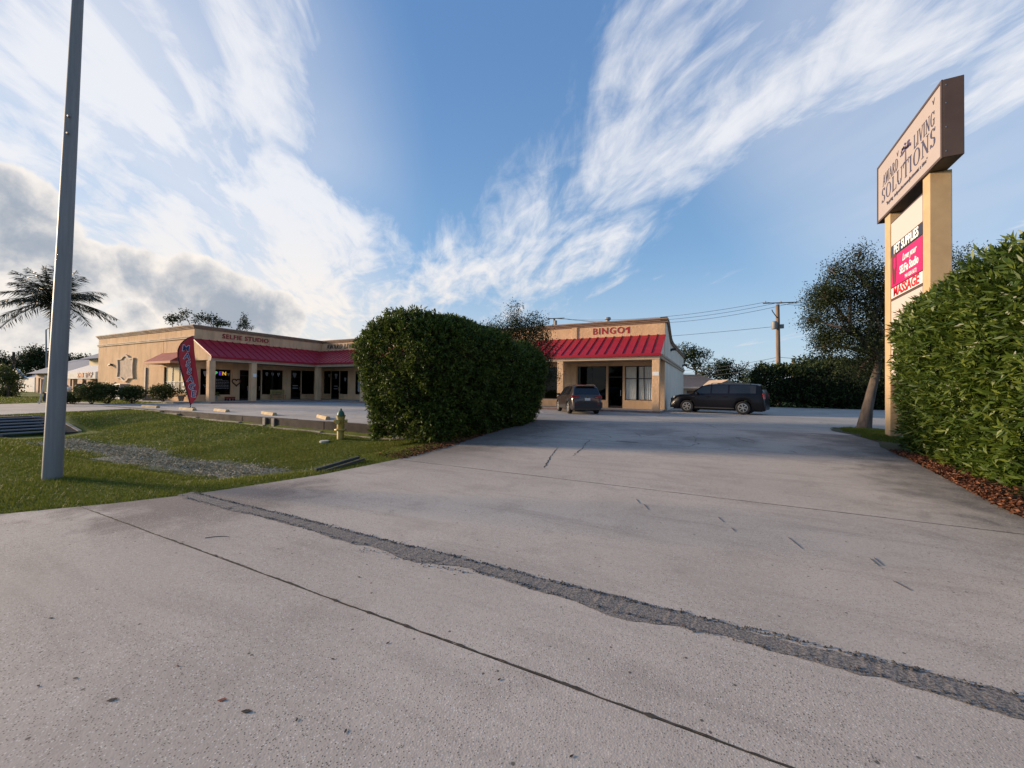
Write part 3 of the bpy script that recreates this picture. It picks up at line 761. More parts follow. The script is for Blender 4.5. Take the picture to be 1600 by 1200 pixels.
def wall_bits():
    ob('downspout', MB().box(-46.85, -46.72, YL - .11, YL - .002, .3, 3.25), m_galv, mall)
    ob('expansion_joint', MB().box(-43.68, -43.64, YL - .006, YL - .001, 4.52, 5.58), m_joint, mall)
    o = ob('meter_cabinet', MB().box(-52.6, -50.2, 16.55, YL - .002, .25, 1.72), mat('cabinet_grey', (.36, .36, .36), .5, (.30, .30, .30), 3), mall, bevel=.02)
    ob('cabinet_door', MB().box(-52.5, -51.5, 16.535, 16.549, .8, 1.62), mat('cabinet_dark', (.10, .11, .14), .4), o)
    ob('conduit', MB().box(-53.4, -53.3, YL - .1, YL - .002, .3, 1.9), m_dark_metal, mall)
    ob('conduit', MB().box(-55.5, -55.35, YL - .12, YL - .002, .9, 1.55), m_dark_metal, mall)
    ob('wall_lamp', MB().box(-54.4, -54.1, YL - .22, YL - .002, 3.55, 3.75).box(-54.35, -54.15, YL - .3, YL - .22, 3.5, 3.62), m_dark_metal, mall)
    ob('plinth', MB().box(-47.6, -43.9, 15.95, YL - .002, .2, .78), m_conc_light, mall, bevel=.02)
    for (y, z) in ((33.2, 4.75), (45.8, 4.25)):
        o = ob('wall_lamp', MB().box(XR + .001, XR + .1, y - .12, y + .12, z, z + .2).box(XR + .1, XR + .42, y - .2, y + .2, z + .06, z + .22), m_dark_metal, mall)
    ob('column_notice', MB().box(-3.52, -3.14, 26.362, 26.376, 2.6, 2.85), m_white, mall)
    ob('column_notice', MB().box(-35.678, -35.664, 20.4, 20.68, 2.45, 2.75), m_white, mall)
    ob('roof_vent', MB().lathe([(.14, 5.2), (.14, 7.0), (.24, 7.05), (.2, 7.2)], (-7.3, 30.2, 0), 10), m_galv, mall)
wall_bits()
# lettering -------------------------------------------------------------------
def text(name, s, size, loc, rot, m, parent, extrude=.02, offset=0.0, align='CENTER', sx=1.0, local=False, shear=0.0, space=1.0):
    cu = bpy.data.curves.new(name, 'FONT'); cu.body = s; cu.size = size; cu.extrude = extrude; cu.offset = offset
    cu.align_x = align; cu.align_y = 'CENTER'; cu.resolution_u = 3; cu.shear = shear; cu.space_character = space
    tmp = bpy.data.objects.new('tmp', cu); COL.objects.link(tmp)
    dg = bpy.context.evaluated_depsgraph_get()
    me = bpy.data.meshes.new_from_object(tmp.evaluated_get(dg)); me.name = name
    bpy.data.objects.remove(tmp); bpy.data.curves.remove(cu)
    Mx = Matrix.Translation(Vector([float(q) for q in loc])) @ rot @ Matrix.Diagonal((sx, 1, 1, 1))
    me.transform(Mx); me.materials.clear(); me.materials.append(m)
    return ob(name, me, None, parent, local=local)
ROT_F = Matrix.Rotation(R(90), 4, 'X')
ROT_XP = Matrix.Rotation(R(90), 4, 'Z') @ ROT_F
ROT_XN = Matrix.Rotation(R(-90), 4, 'Z') @ ROT_F
text('lettering', 'BINGO', .67, (-7.02, YF - .012, 6.0), ROT_F, m_red_letter, mall, .01, .008, space=1.18)
ob('lettering', MB().prism([(-5.5, YF - .02, 5.77), (-5.5, YF - .02, 6.23), (-5.60, YF - .02, 6.23), (-5.78, YF - .02, 6.12), (-5.78, YF - .02, 6.02), (-5.63, YF - .02, 6.09), (-5.63, YF - .02, 5.77)], (0, .018, 0)), m_red_letter, mall)
text('lettering', 'SELFIE STUDIO', .56, (XF + .05, 21.35, 6.0), ROT_XP, m_red_letter, mall, .03, .002, space=1.12)
# serif capitals drawn as thick and thin strokes
GLY = {
 'A': (.86, ['l .10 0 .43 1 .05', 'l .43 1 .76 0 .14', 'l .22 .36 .64 .36 .05', 's .10', 's .76']),
 'W': (1.15, ['l .08 1 .34 0 .14', 'l .34 0 .58 .95 .05', 'l .58 .95 .82 0 .14', 'l .82 0 1.07 1 .05', 't .08', 't .58', 't 1.07']),
 'R': (.82, ['l .2 0 .2 1 .14', 'a .36 .745 .30 .255 -90 90', 'l .2 1 .38 .98 .05', 'l .2 .49 .38 .49 .05', 'l .38 .49 .74 0 .14', 's .2', 's .74']),
 'D': (.88, ['l .2 0 .2 1 .14', 'a .34 .5 .46 .5 -90 90', 'l .2 .985 .36 .985 .05', 'l .2 .015 .36 .015 .05']),
 'L': (.72, ['l .2 0 .2 1 .14', 'l .2 .025 .66 .025 .05', 'l .66 .0 .68 .26 .05', 's .2', 't .2']),
 'I': (.42, ['l .2 0 .2 1 .14', 's .2', 't .2']),
 'V': (.86, ['l .10 1 .43 0 .14', 'l .43 0 .76 1 .05', 't .10', 't .76']),
 'N': (.92, ['l .18 0 .18 1 .05', 'l .16 1 .76 0 .15', 'l .76 0 .76 1 .05', 's .18', 't .76', 't .14']),
 'G': (.92, ['a .48 .5 .40 .5 35 325', 'l .76 .05 .76 .42 .12', 'l .58 .42 .9 .42 .05', 'l .79 .72 .81 .95 .05']),
 'S': (.66, ['a .33 .745 .25 .255 20 270', 'a .33 .255 .27 .255 -160 90', 'l .55 .78 .58 .98 .04', 'l .08 .02 .10 .22 .04']),
 'O': (.98, ['a .49 .5 .42 .5 0 360']),
 'U': (.88, ['l .16 1 .16 .3 .14', 'a .44 .3 .28 .3 180 360', 'l .72 .3 .72 1 .05', 't .16', 't .72']),
 'T': (.78, ['l .39 0 .39 1 .14', 'l .04 .975 .74 .975 .05', 'l .05 .74 .06 1 .045', 'l .73 .74 .72 1 .045', 's .39']),
}
def serif(name, s, size, loc, rot, m, parent, sx=1.0, depth=.012, gap=.06, align='C', width=None):
    wid = sum((GLY[c][0] + gap) if c in GLY else .45 for c in s) - gap
    if width: sx = width / (wid * size)
    b = MB(); x0 = -wid/2 if align == 'C' else 0.0; k = [0]
    def poly(P):
        k[0] += 1; dz = depth * (1 + .02 * (k[0] % 5))
        b.prism([(p[0]*size*sx, (p[1] - .5)*size, 0) for p in P], (0, 0, dz))
    for c in s:
        if c not in GLY: x0 += .45; continue
        b.v, b.f = [], []
        for st in GLY[c][1]:
            q = st.split(); v = [float(z) for z in q[1:]]
            if q[0] == 'l':
                xa, ya, xb, yb, wd = v; d = np.array([xb - xa, yb - ya]); d /= np.linalg.norm(d); n_ = np.array([-d[1], d[0]]) * wd / 2
                if abs(d[1]) > .55: n_ = np.array([wd/2, 0.0])
                poly([(x0 + xa - n_[0], ya - n_[1]), (x0 + xb - n_[0], yb - n_[1]), (x0 + xb + n_[0], yb + n_[1]), (x0 + xa + n_[0], ya + n_[1])])
            elif q[0] in 'st':
                y_ = .018 if q[0] == 's' else .982
                poly([(x0 + v[0] - .14, y_ - .018), (x0 + v[0] + .14, y_ - .018), (x0 + v[0] + .14, y_ + .018), (x0 + v[0] - .14, y_ + .018)])
            else:
                cx, cy, rx, ry, a0, a1 = v; n_ = 20
                for i in range(n_):
                    P = []
                    for (t, sd) in ((i, 0), (i+1, 0), (i+1, 1), (i, 1)):
                        an = R(a0 + (a1 - a0) * t / n_); th = .045 + .11 * abs(math.cos(an)) ** 1.5
                        P.append((x0 + cx + (rx - sd*th) * math.cos(an), cy + (ry - sd*.05 - sd*.02*abs(math.cos(an))) * math.sin(an)))
                    poly(P)
        x0 += GLY[c][0] + gap
        me = b.mesh(name); me.transform(Matrix.Translation(Vector([float(q) for q in loc])) @ rot); me.materials.append(m)
        ob(name, me, None, parent)

p = ay(568, 538, YF)
serif('lettering', 'AWARD LIVING SOLUTIONS', .50, (-33.15, YF - .002, 6.0), ROT_F, m_black_letter, mall, sx=1.0, depth=.04)
text('window_lettering', 'SELFIE\nSTUDIO', .52, (-42.35, YL + .09, 1.55), ROT_F, m_white, end_win, .004, .004)
ob('window_decal', MB().prism([(-40.45, YL + .095, 1.62), (-40.2, YL + .095, 1.62), (-40.28, YL + .095, 1.86), (-40.33, YL + .095, 1.92), (-40.38, YL + .095, 1.86)], (0, -.006, 0)).box(-40.5, -40.1, YL + .088, YL + .094, 1.25, 1.42), m_white, end_win)
# window graphics on the wing
def neon(s, y, col): text('open_letter', s, .44, (XF - .085, y, 2.72), ROT_XP, mat('neon_' + s, col, .5, emit=.5), mall, .01, .01)
neon('O', 18.5, (.5, .45, .42)); neon('P', 18.95, (.10, .55, .16)); neon('E', 19.28, (.13, .04, .62)); neon('N', 19.6, (.75, .40, .04))
b = MB()
for i, wd in enumerate((.5, 1.15, 1.0, 1.05, 1.9, 1.75, 1.5)):
    y = 18.95; z = 2.2 - i*.13
    while y < 18.95 + wd and y < 20.0:
        s = random.uniform(.05, .16); b.box(XF - .098, XF - .092, y, min(y + s, 20.0), z, z + .035); y += s + .035
    if i > 3:
        y = 18.85
        while y > 18.95 - wd*.5 + .0 and y > 17.9:
            s = random.uniform(.05, .16); b.box(XF - .098, XF - .092, max(y - s, 17.85), y, z, z + .035); y -= s + .035
ob('window_print', b, mat('print_grey', (.35, .34, .34), .7), mall)
m_ghost = mat('decal_grey', (.30, .30, .30), .7)
def decal(y, z, s, x=None):
    b = MB(); c = []
    for i in range(14):
        a = 2*math.pi*i/14; r_ = s*(1 + .25*math.sin(3*a)); c.append((r_*math.cos(a)*.7, r_*math.sin(a)))
    if x is None: b.prism([(XF - .092, y + u, z + v) for u, v in c], (-.005, 0, 0))
    else: b.prism([(x + u, YF + .092, z + v) for u, v in c], (0, .005, 0))
    ob('window_decal', b, m_ghost, mall)
for y in (23.35, 23.9, 24.5): decal(y, 2.85, .18)
decal(26.2, 2.85, .28); decal(18.15, 2.7, .22); decal(19.95, 2.68, .12)
decal(0, 2.85, .28, -36.2); decal(0, 2.5, .2, -34.8); decal(0, 2.9, .2, -37.3)
b = MB()
for (u0, z) in ((26.0, 1.7), (26.0, 1.45)): b.box(XF - .098, XF - .092, u0, u0 + .6, z, z + .1)
for z in (1.7, 1.42): b.box(-36.55, -35.95, YF + .092, YF + .098, z, z + .1)
ob('window_print', b, m_ghost, mall)
ob('poster', MB().box(-32.9, -31.0, YF + .085, YF + .093, 1.2, 2.3).box(-32.6, -31.3, YF + .078, YF + .084, 1.45, 1.95), mat('poster_grey', (.45, .45, .46), .7, (.2, .2, .2), 3, amt=.2), mall)
# small things under the porch
def bench(x, y, rz):
    t = thing('bench', 'small yellow wooden bench under the porch beside the dark shop window', 'bench', (x, y, WALK), rz)
    mt = mat('bench_wood', (.42, .31, .12), .7, (.3, .22, .09), 6)
    ob('seat', MB().box(-.7, .7, -.2, .2, .42, .46), mt, t, local=True)
    for z in (.58, .72, .86): ob('back_slat', MB().box(-.7, .7, .17, .2, z, z + .1), mt, t, local=True)
    for sx_ in (-.62, .62):
        ob('leg', MB().box(sx_ - .03, sx_ + .03, -.18, -.12, 0, .42), mt, t, local=True); ob('leg', MB().box(sx_ - .03, sx_ + .03, .171, .23, 0, .95), mt, t, local=True)
bench(-37.75, 24.0, R(90))
def chair(x, y):
    t = thing('chair', 'blue plastic chair standing inside the porch doorway', 'chair', (x, y, WALK), R(70))
    mt = mat('blue_plastic', (.03, .16, .22), .45)
    ob('seat', MB().box(-.25, .25, -.25, .25, .42, .46), mt, t, local=True, bevel=.01); ob('backrest', MB().box(-.25, .25, .22, .26, .46, .95), mt, t, local=True, bevel=.01)
    for a in (-.22, .22):
        for c in (-.22, .22): ob('leg', MB().box(a - .02, a + .02, c - .02, c + .02, 0, .42), mt, t, local=True)
chair(-37.7, 21.45)
def pot(x, y, label, col, lc, sc=1.0):
    t = thing('flower_pot', label, 'flower pot', (x, y, WALK))
    ob('pot', MB().lathe([(.10*sc, 0), (.15*sc, .26*sc), (.17*sc, .27*sc), (.17*sc, .32*sc), (.14*sc, .32*sc)], k=14), mat('pot_' + label[:6], col, .8), t, local=True, smooth=True)
    n = 160; p_ = rng.normal(size=(n, 3)) * .11 * sc + np.array([0, 0, .42*sc]); leaves('foliage', p_, p_ - np.array([0, 0, .3*sc]), .12*sc, .05*sc, lc, t, local=True)
L_POT = leafmat('pot_plant', (.03, .05, .015), (.06, .09, .02), (.12, .15, .05))
pot(-37.2, 18.2, 'stone flower pot with a small plant behind the first porch column', (.32, .30, .27), L_POT, 1.3)
pot(-38.9, 16.6, 'slim potted plant against the sunlit end wall by the red banner', (.28, .2, .14), L_POT, 1.5)
def low_stand():
    t = thing('toy_wagon', 'small red wagon on the porch below the shop window', 'wagon', (-37.9, 19.75, WALK))
    mt = mat('wagon_red', (.30, .03, .03), .5)
    ob('tray', MB().box(-.18, .18, -.35, .35, .18, .34), mt, t, local=True, bevel=.01)
    for a in (-.2, .2):
        for c in (-.24, .24): ob('wheel', MB().lathe([(.09, -.02), (.09, .02)], (a, c, .09), 12, 'x'), m_dark_metal, t, local=True)
low_stand()
def wreath():
    t = thing('heart_wreath', 'dark red heart wreath hung on the porch pilaster', 'wreath', (-38.36, 20.5, 2.0))
    pts = []
    for i in range(25):
        a = 2*math.pi*i/24; pts.append((0, .022*16*math.sin(a)**3, .022*(13*math.cos(a) - 5*math.cos(2*a) - 2*math.cos(3*a) - math.cos(4*a))))
    ob('ring', MB().tube(pts, .05, 7, False), mat('wreath_red', (.11, .03, .025), .9, (.05, .03, .02), 20), t, local=True)
wreath()
# ------------------------------------------------------------------ tall grey light pole
def light_pole():
    base = gz(81.5, 748, -.02); x, y = base[0], base[1]
    t = thing('street_light', 'tall tapered grey metal light pole standing in the roadside grass', 'street light', (x, y, -.1))
    top = np.array([x + .34, y + .12, 11.0]); b0 = np.array([x, y, -.1])
    n = 26; pts = [b0 + (top - b0) * i / n for i in range(n+1)]
    ob('pole', MB().tube(pts, [.128 - .070*i/n for i in range(n+1)], 28), m_galv, t, smooth=True)
    ob('arm', MB().tube([top + np.array([0, 0, -.15]), top + np.array([.3, -1.2, .25]), top + np.array([.5, -2.2, .35])], [.045, .04, .035], 10), m_galv, t, smooth=True)
    ob('lamp_head', MB().obox(top + np.array([.58, -2.55, .35]), (.16, -.03, 0), (.09, .42, .02), (0, 0, .07)), m_galv, t, bevel=.02)
    for z in (6.35, 6.05): ob('bolt', MB().lathe([(.02, 0), (.02, .05)], (x + .34*z/11 + .075, y + .12*z/11 - .06, z), 6, 'x'), m_galv, t)
light_pole()
# ------------------------------------------------------------------ feather banner
def banner():
    base = gz(297.5, 637, LOT); D = Vector(base - CAM); depth = float(np.dot(base - CAM, M3 @ np.array([0, 0, -1.0])))
    t = thing('feather_banner', 'red feather flag with vertical MASSAGE lettering at the wall edge', 'banner', base)
    def q(px, py, off=0.0): return at(px, py, depth + off)
    right = [(302.5, 525), (303.5, 545), (306, 570), (309.5, 592), (311, 606), (309.5, 617), (304, 626), (298.3, 632.5)]
    left = [(297.5, 632), (292, 612), (286.5, 592), (281, 571), (278, 557), (278.2, 547), (281.5, 538.5), (288, 531.5), (296, 527), (302, 525)]
    wave = lambda px, py: .05*math.sin((px - 280)*.2 + py*.06)
    # cloth as a strip of quads between the two edges, with thickness
    lp = [(np.interp(v, [632, 612, 592, 571, 557, 547, 538.5, 531.5, 527, 525][::-1], [297.5, 292, 286.5, 281, 278, 278.2, 281.5, 288, 296, 302][::-1])) for v in np.linspace(525.5, 632, 44)]
    rp = [(np.interp(v, [525, 545, 570, 592, 606, 617, 626, 632.5], [302.5, 303.5, 306, 309.5, 311, 309.5, 304, 298.3])) for v in np.linspace(525.5, 632, 44)]
    V = []; Fc = []; n = 9
    for j, v in enumerate(np.linspace(525.5, 632, 44)):
        for i in range(n):
            px = lp[j] + (rp[j] - lp[j]) * i/(n-1); V.append(q(px, v, wave(px, v)))
    for j in range(43):
        for i in range(n-1): a = j*n + i; Fc.append((a, a+1, a+1+n, a+n))
    b = MB(); b.v = [tuple(p) for p in V]; b.f = Fc
    cloth = ob('flag', b, mat('banner_red', (.50, .035, .045), .75, (.42, .028, .04), 2), t, smooth=True)
    md = cloth.modifiers.new('thick', 'SOLIDIFY'); md.thickness = .012
    ob('hem', MB().tube([q(px, v, wave(px, v) - .01) for px, v in zip(lp, np.linspace(525.5, 632, 44))], .035, 8), m_black_letter, cloth, smooth=True)
    ob('pole', MB().tube([base + np.array([0, 0, -.05]), q(297.6, 631)], .022, 8), m_dark_metal, t)
    ob('ground_stake', MB().box(base[0] - .25, base[0] + .25, base[1] - .03, base[1] + .03, LOT, LOT + .03).box(base[0] - .03, base[0] + .03, base[1] - .25, base[1] + .25, LOT + .001, LOT + .029), m_dark_metal, t)
    m_lw = mat('letter_white', (.70, .62, .66), .7); m_ln = mat('letter_navy', (.045, .05, .14), .6)
    face = CM.to_4x4()
    for ch, px, py in zip('MASSAGE', (290.6, 292.4, 294, 295.8, 297.8, 299.8, 302.5), (544.5, 557, 569, 580.5, 592.7, 604.7, 616)):
        rot = face @ Matrix.Rotation(R(-8), 4, 'Z')
        wv = wave(px, py) - .055
        text('letter_outline', ch, .54, q(px, py, wv), rot, m_lw, cloth, .004, .028, sx=1.12)
        text('letter', ch, .54, q(px, py, wv - .014), rot, m_ln, cloth, .004, .002, sx=1.12)
banner()
# ------------------------------------------------------------------ hydrant
def hydrant():
    p = gz(532, 685, -.2); t = thing('fire_hydrant', 'yellow fire hydrant with green bonnet on the grass bank', 'hydrant', (p[0], p[1], float(height(p[0], p[1])) - .03), R(20))
    my = mat('hydrant_yellow', (.52, .38, .10), .55, (.42, .30, .09), 8, spec=.4); mg = mat('hydrant_green', (.05, .14, .10), .5)
    ob('barrel', MB().lathe([(.12, 0), (.12, .36), (.115, .40), (.125, .42), (.13, .72), (.14, .80), (.15, .82), (.15, .86)], k=20), my, t, local=True, smooth=True)
    ob('flange', MB().lathe([(.13, .34), (.205, .345), (.215, .37), (.205, .40), (.13, .41)], k=20), my, t, local=True, smooth=True)
    bo = ob('bonnet', MB().lathe([(.165, .86), (.165, .89), (.13, .90), (.115, .98), (.07, 1.05), (.035, 1.075), (.035, 1.13), (.0, 1.135)], k=18), mg, t, local=True, smooth=True)
    for an in (R(200), R(20)):
        c, s = math.cos(an), math.sin(an)
        ob('hose_nozzle', MB().tube([(.1*c, .1*s, .68), (.19*c, .19*s, .68), (.19*c, .19*s, .68), (.22*c, .22*s, .68)], [.055, .055, .068, .068], 12), my, t, local=True)
    ob('pumper_nozzle', MB().tube([(0, -.1, .66), (0, -.19, .66), (0, -.19, .66), (0, -.23, .66)], [.075, .075, .09, .085], 14), my, t, local=True)
    for i in range(8):
        an = i*math.pi/4; ob('flange_bolt', MB().lathe([(.018, .395), (.018, .425)], (.175*math.cos(an), .175*math.sin(an), 0), 6), my, t, local=True)
hydrant()
lid = gz(507, 692, -.3)
ob('valve_lid', MB().lathe([(.16, -.06), (.16, .015), (.13, .03)], (lid[0], lid[1], float(height(lid[0], lid[1])) + .03), 16), mat('lid_grey', (.42, .42, .38), .8), label='round pale utility lid set in the grass below the hydrant', cat='lid')
# drain pipe at the driveway edge and concrete culvert end with bars
def drain():
    a, c = np.array([-6.95, 5.25, -.02]), np.array([-7.12, 6.5, .04])
    t = thing('drain_pipe', 'dark drain channel edge lying in the grass beside the driveway', 'pipe', (-7.0, 5.9, -.1))
    d = (c - a) / np.linalg.norm(c - a); n_ = np.array([-d[1], d[0], 0])
    ob('rail', MB().obox((a + c)/2 + n_*.09 + np.array([0, 0, .02]), d*.62, n_*.035, (0, 0, .03)), mat('plastic_grey', (.035, .04, .042), .7, (.07, .07, .07), 8), t, bevel=.01)
    ob('rail', MB().obox((a + c)/2 - n_*.09, d*.58, n_*.025, (0, 0, .025)), mat('conc_rail', (.11, .10, .095), .85, (.06, .055, .05), 8), t, bevel=.01)
drain()
def culvert():
    t = thing('culvert_end', 'sloping concrete culvert end with a barred grate in the ditch', 'culvert', (-26.5, 5.6, -.5))
    x0, x1 = -28.6, -25.0; zf = lambda x: .10 + (-.50 - .10) * (x - x0) / (x1 - x0)
    def wing(y0, y1, m_=m_conc_wall):
        return MB().prism([(x0, y0, zf(x0) - .4), (x1, y0, zf(x1) - .3), (x1, y0, zf(x1) + .06), (x0, y0, zf(x0) + .06)], (0, y1 - y0, 0))
    ob('apron', wing(4.3, 4.85), m_conc_wall, t); ob('apron', wing(6.35, 6.9), m_conc_wall, t)
    ob('curb', MB().prism([(x0, 6.9, zf(x0) - .3), (x1, 6.9, zf(x1) - .3), (x1, 6.9, zf(x1) + .10), (x0, 6.9, zf(x0) + .10)], (0, .12, 0)), m_conc_light, t)
    ob('curb', MB().prism([(x0, 4.2, zf(x0) - .3), (x1, 4.2, zf(x1) - .3), (x1, 4.2, zf(x1) + .10), (x0, 4.2, zf(x0) + .10)], (0, .1, 0)), m_conc_light, t)
    ob('head', MB().box(x0 - .4, x0, 4.1, 7.1, -.5, .14), m_conc_wall, t)
    ob('pit', MB().box(x0, x1, 4.75, 6.45, -.95, -.75), m_dark_metal, t)
    for i in range(6):
        x = x0 + .45 + i*.56
        ob('bar', MB().tube([(x, 4.7, zf(x) + .06), (x, 6.5, zf(x) + .06)], .04, 8), mat('bar_grey', (.20, .20, .21), .6), t, smooth=True)
culvert()
# ------------------------------------------------------------------ vegetation
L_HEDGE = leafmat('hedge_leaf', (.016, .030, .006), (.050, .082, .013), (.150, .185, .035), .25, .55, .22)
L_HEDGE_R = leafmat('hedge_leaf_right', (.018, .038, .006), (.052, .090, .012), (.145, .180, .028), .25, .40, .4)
L_DARK = leafmat('oak_leaf', (.010, .017, .006), (.021, .034, .010), (.046, .062, .021), .2, .55, .2)
L_FAR = leafmat('far_leaf', (.012, .022, .008), (.028, .045, .014), (.060, .080, .024), .2, .6, .2)
L_SHRUB = leafmat('shrub_leaf', (.022, .035, .010), (.055, .078, .018), (.12, .13, .035), .25, .55, .3)
L_PALM = leafmat('palm_leaf', (.010, .015, .008), (.020, .028, .013), (.048, .058, .024), .12, .5, .3)
m_core = mat('opaque_core_dark', (.012, .014, .007), 1.0, (.022, .018, .010), 6)  # near-black colour for the solid cores added inside the hedges
def hedge(name, label, sdf_pts, n_twig, leaf_l, leaf_w, lm, base, stems=(), per=7, group=None):
    """sdf_pts: function n -> (points on the outer shell, outward normals)"""
    t = thing(name, label, 'hedge', base, 0, group)
    P, Nn = sdf_pts(n_twig)
    clump = rng.random(n_twig)
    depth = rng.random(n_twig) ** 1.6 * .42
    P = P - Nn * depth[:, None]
    tw = unit(Nn + rng.normal(size=P.shape) * .45 + np.array([0, 0, .25]))
    P2 = np.repeat(P, per, 0); T2 = np.repeat(tw, per, 0)
    along = np.tile(np.linspace(0, 1, per), n_twig)[:, None] * leaf_l * 1.5
    pos = P2 + T2 * along
    dirs = T2 * .75 + rng.normal(size=pos.shape) * .62 + np.array([0, 0, .08])
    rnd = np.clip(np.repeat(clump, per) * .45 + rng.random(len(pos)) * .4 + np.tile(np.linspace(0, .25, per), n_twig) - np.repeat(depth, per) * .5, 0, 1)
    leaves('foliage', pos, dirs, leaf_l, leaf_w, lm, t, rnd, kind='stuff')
    for s in stems:
        ob('stem', MB().tube([s[0], (np.array(s[0]) + np.array(s[1]))/2 + rng.normal(size=3)*.06, s[1]], [.05, .035, .02], 6), m_bark_d, t)
    return t
def rbox_shell(x0, x1, y0, y1, z0, z1f, r, wob, lean=0.0, seed=1, faces='all'):
    """sampler for a lumpy rounded box; z1f(x,y) gives the top height; sides taper in by lean towards the bottom"""
    cx, cy = (x0 + x1)/2, (y0 + y1)/2; hx, hy = (x1 - x0)/2, (y1 - y0)/2
    def f(n):
        out_p, out_n = [], []
        per = 2*(hx + hy); m = int(n * 1.0)
        # superellipse ring, plus rounded top
        tt = np.linspace(0, 2*math.pi, 4001); e = .42
        ca, sa = np.cos(tt), np.sin(tt); px_, py_ = hx*np.sign(ca)*np.abs(ca)**e, hy*np.sign(sa)*np.abs(sa)**e
        cum_ = np.concatenate([[0], np.cumsum(np.hypot(np.diff(px_), np.diff(py_)))])
        th = np.interp(rng.random(m)*cum_[-1], cum_, tt)
        c, s = np.cos(th), np.sin(th)
        ex, ey = np.sign(c)*np.abs(c)**e, np.sign(s)*np.abs(s)**e
        w_top = rng.random(m)
        Hs = np.where(w_top < (hx*hy*4*.9) / (hx*hy*4*.9 + per*2*3.2), 1, 0)
        hgt = rng.random(m)
        X = cx + hx*ex; Y = cy + hy*ey; top = z1f(X, Y)
        Z = z0 + (top - z0) * hgt
        nrm = unit(np.stack([np.sign(c)*np.abs(c)**(2-e)/hx, np.sign(s)*np.abs(s)**(2-e)/hy, 0*c], 1))
        # round the shoulder
        sh = np.clip((hgt - .78)/.22, 0, 1); inset = r * (1 - np.sqrt(np.clip(1 - sh**2, 0, 1)))
        low = lean * (1 - hgt) ** 2.2
        pull = inset + low
        P = np.stack([X, Y, Z], 1) - nrm * pull[:, None]
        nn = unit(nrm + np.stack([0*sh, 0*sh, sh*1.2 - .35*(1 - hgt)**2], 1))
        # top cap
        q = np.sqrt(rng.random(m))
        ang = rng.uniform(0, 2*math.pi, m); ux, uy = rng.uniform(-1, 1, m), rng.uniform(-1, 1, m); ex, ey = ux, uy; q = np.maximum(np.abs(ux), np.abs(uy))**2*0 + 1
        Xt = cx + (hx - r*.6)*ex*q; Yt = cy + (hy - r*.6)*ey*q; Zt = z1f(Xt, Yt) - .15*np.maximum(np.abs(ux), np.abs(uy))**4
        Pt = np.stack([Xt, Yt, Zt], 1); nt = unit(np.stack([.25*ex*q, .25*ey*q, np.ones(m)], 1))
        P = np.where(Hs[:, None] > 0, Pt, P); nn = np.where(Hs[:, None] > 0, nt, nn)
        bump_ = (np.sin(P[:, 0]*2.1 + seed) * np.sin(P[:, 1]*2.4 + seed*2) * np.sin(P[:, 2]*2.7 + 1) + .6*np.sin(P[:, 0]*4.7 + P[:, 2]*4.1) * np.sin(P[:, 1]*5.1 + P[:, 2]*2)) * wob
        return P + nn * bump_[:, None], nn
    return f
def core_box(t, x0, x1, y0, y1, z0, z1f, inset, taper=0.0):  # added solid core, stops light passing through the leaf shell
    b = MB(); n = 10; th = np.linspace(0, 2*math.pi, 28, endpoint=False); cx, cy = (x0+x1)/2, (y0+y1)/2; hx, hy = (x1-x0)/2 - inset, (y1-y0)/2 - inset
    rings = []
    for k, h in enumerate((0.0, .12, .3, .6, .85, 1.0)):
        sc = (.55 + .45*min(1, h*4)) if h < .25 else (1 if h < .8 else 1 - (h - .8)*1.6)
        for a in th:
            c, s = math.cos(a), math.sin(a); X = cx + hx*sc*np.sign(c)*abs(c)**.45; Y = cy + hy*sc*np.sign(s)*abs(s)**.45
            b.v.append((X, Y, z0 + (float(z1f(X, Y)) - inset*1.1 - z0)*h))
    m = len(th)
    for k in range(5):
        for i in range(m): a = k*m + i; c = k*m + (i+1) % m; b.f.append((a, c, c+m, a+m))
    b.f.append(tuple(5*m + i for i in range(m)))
    ob('opaque_core', b, m_core, t)
# big rounded hedge left of the driveway
zt1 = lambda x, y: 3.92 - .085*np.clip(y - 10, 0, 9) - .10*np.clip(9.6 - y, 0, 2) + .13*np.sin(x*2.2 + 1) + .12*np.sin(y*1.7)
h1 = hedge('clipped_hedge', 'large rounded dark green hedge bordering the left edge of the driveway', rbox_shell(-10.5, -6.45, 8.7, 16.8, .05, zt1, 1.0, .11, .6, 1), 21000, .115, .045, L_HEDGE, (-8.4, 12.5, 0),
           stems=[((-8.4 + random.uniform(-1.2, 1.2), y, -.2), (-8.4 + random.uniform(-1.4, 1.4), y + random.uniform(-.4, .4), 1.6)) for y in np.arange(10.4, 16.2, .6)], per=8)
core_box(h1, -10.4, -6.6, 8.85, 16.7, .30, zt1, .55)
zt2 = lambda x, y: 4.10 + .12*np.sin(y*1.9) + .10*np.sin(x*2.3 + y) - .06*np.clip(y - 12.5, 0, 3)
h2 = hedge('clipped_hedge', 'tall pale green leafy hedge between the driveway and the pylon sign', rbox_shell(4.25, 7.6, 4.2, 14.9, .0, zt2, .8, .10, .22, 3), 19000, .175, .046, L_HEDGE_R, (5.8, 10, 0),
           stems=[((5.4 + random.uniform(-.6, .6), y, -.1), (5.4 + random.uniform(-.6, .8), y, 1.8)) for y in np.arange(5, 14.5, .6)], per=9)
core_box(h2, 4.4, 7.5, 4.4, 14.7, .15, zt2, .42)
def branchy(b, p, q, r0, r1, k=7, bend=.12):
    p, q = np.array(p, float), np.array(q, float); L = np.linalg.norm(q - p)
    m1 = p + (q - p)*.35 + rng.normal(size=3)*L*bend; m2 = p + (q - p)*.7 + rng.normal(size=3)*L*bend*.8
    b.tube([p, m1, m2, q], [r0, r0*.75 + r1*.25, r0*.4 + r1*.6, r1], k); return q
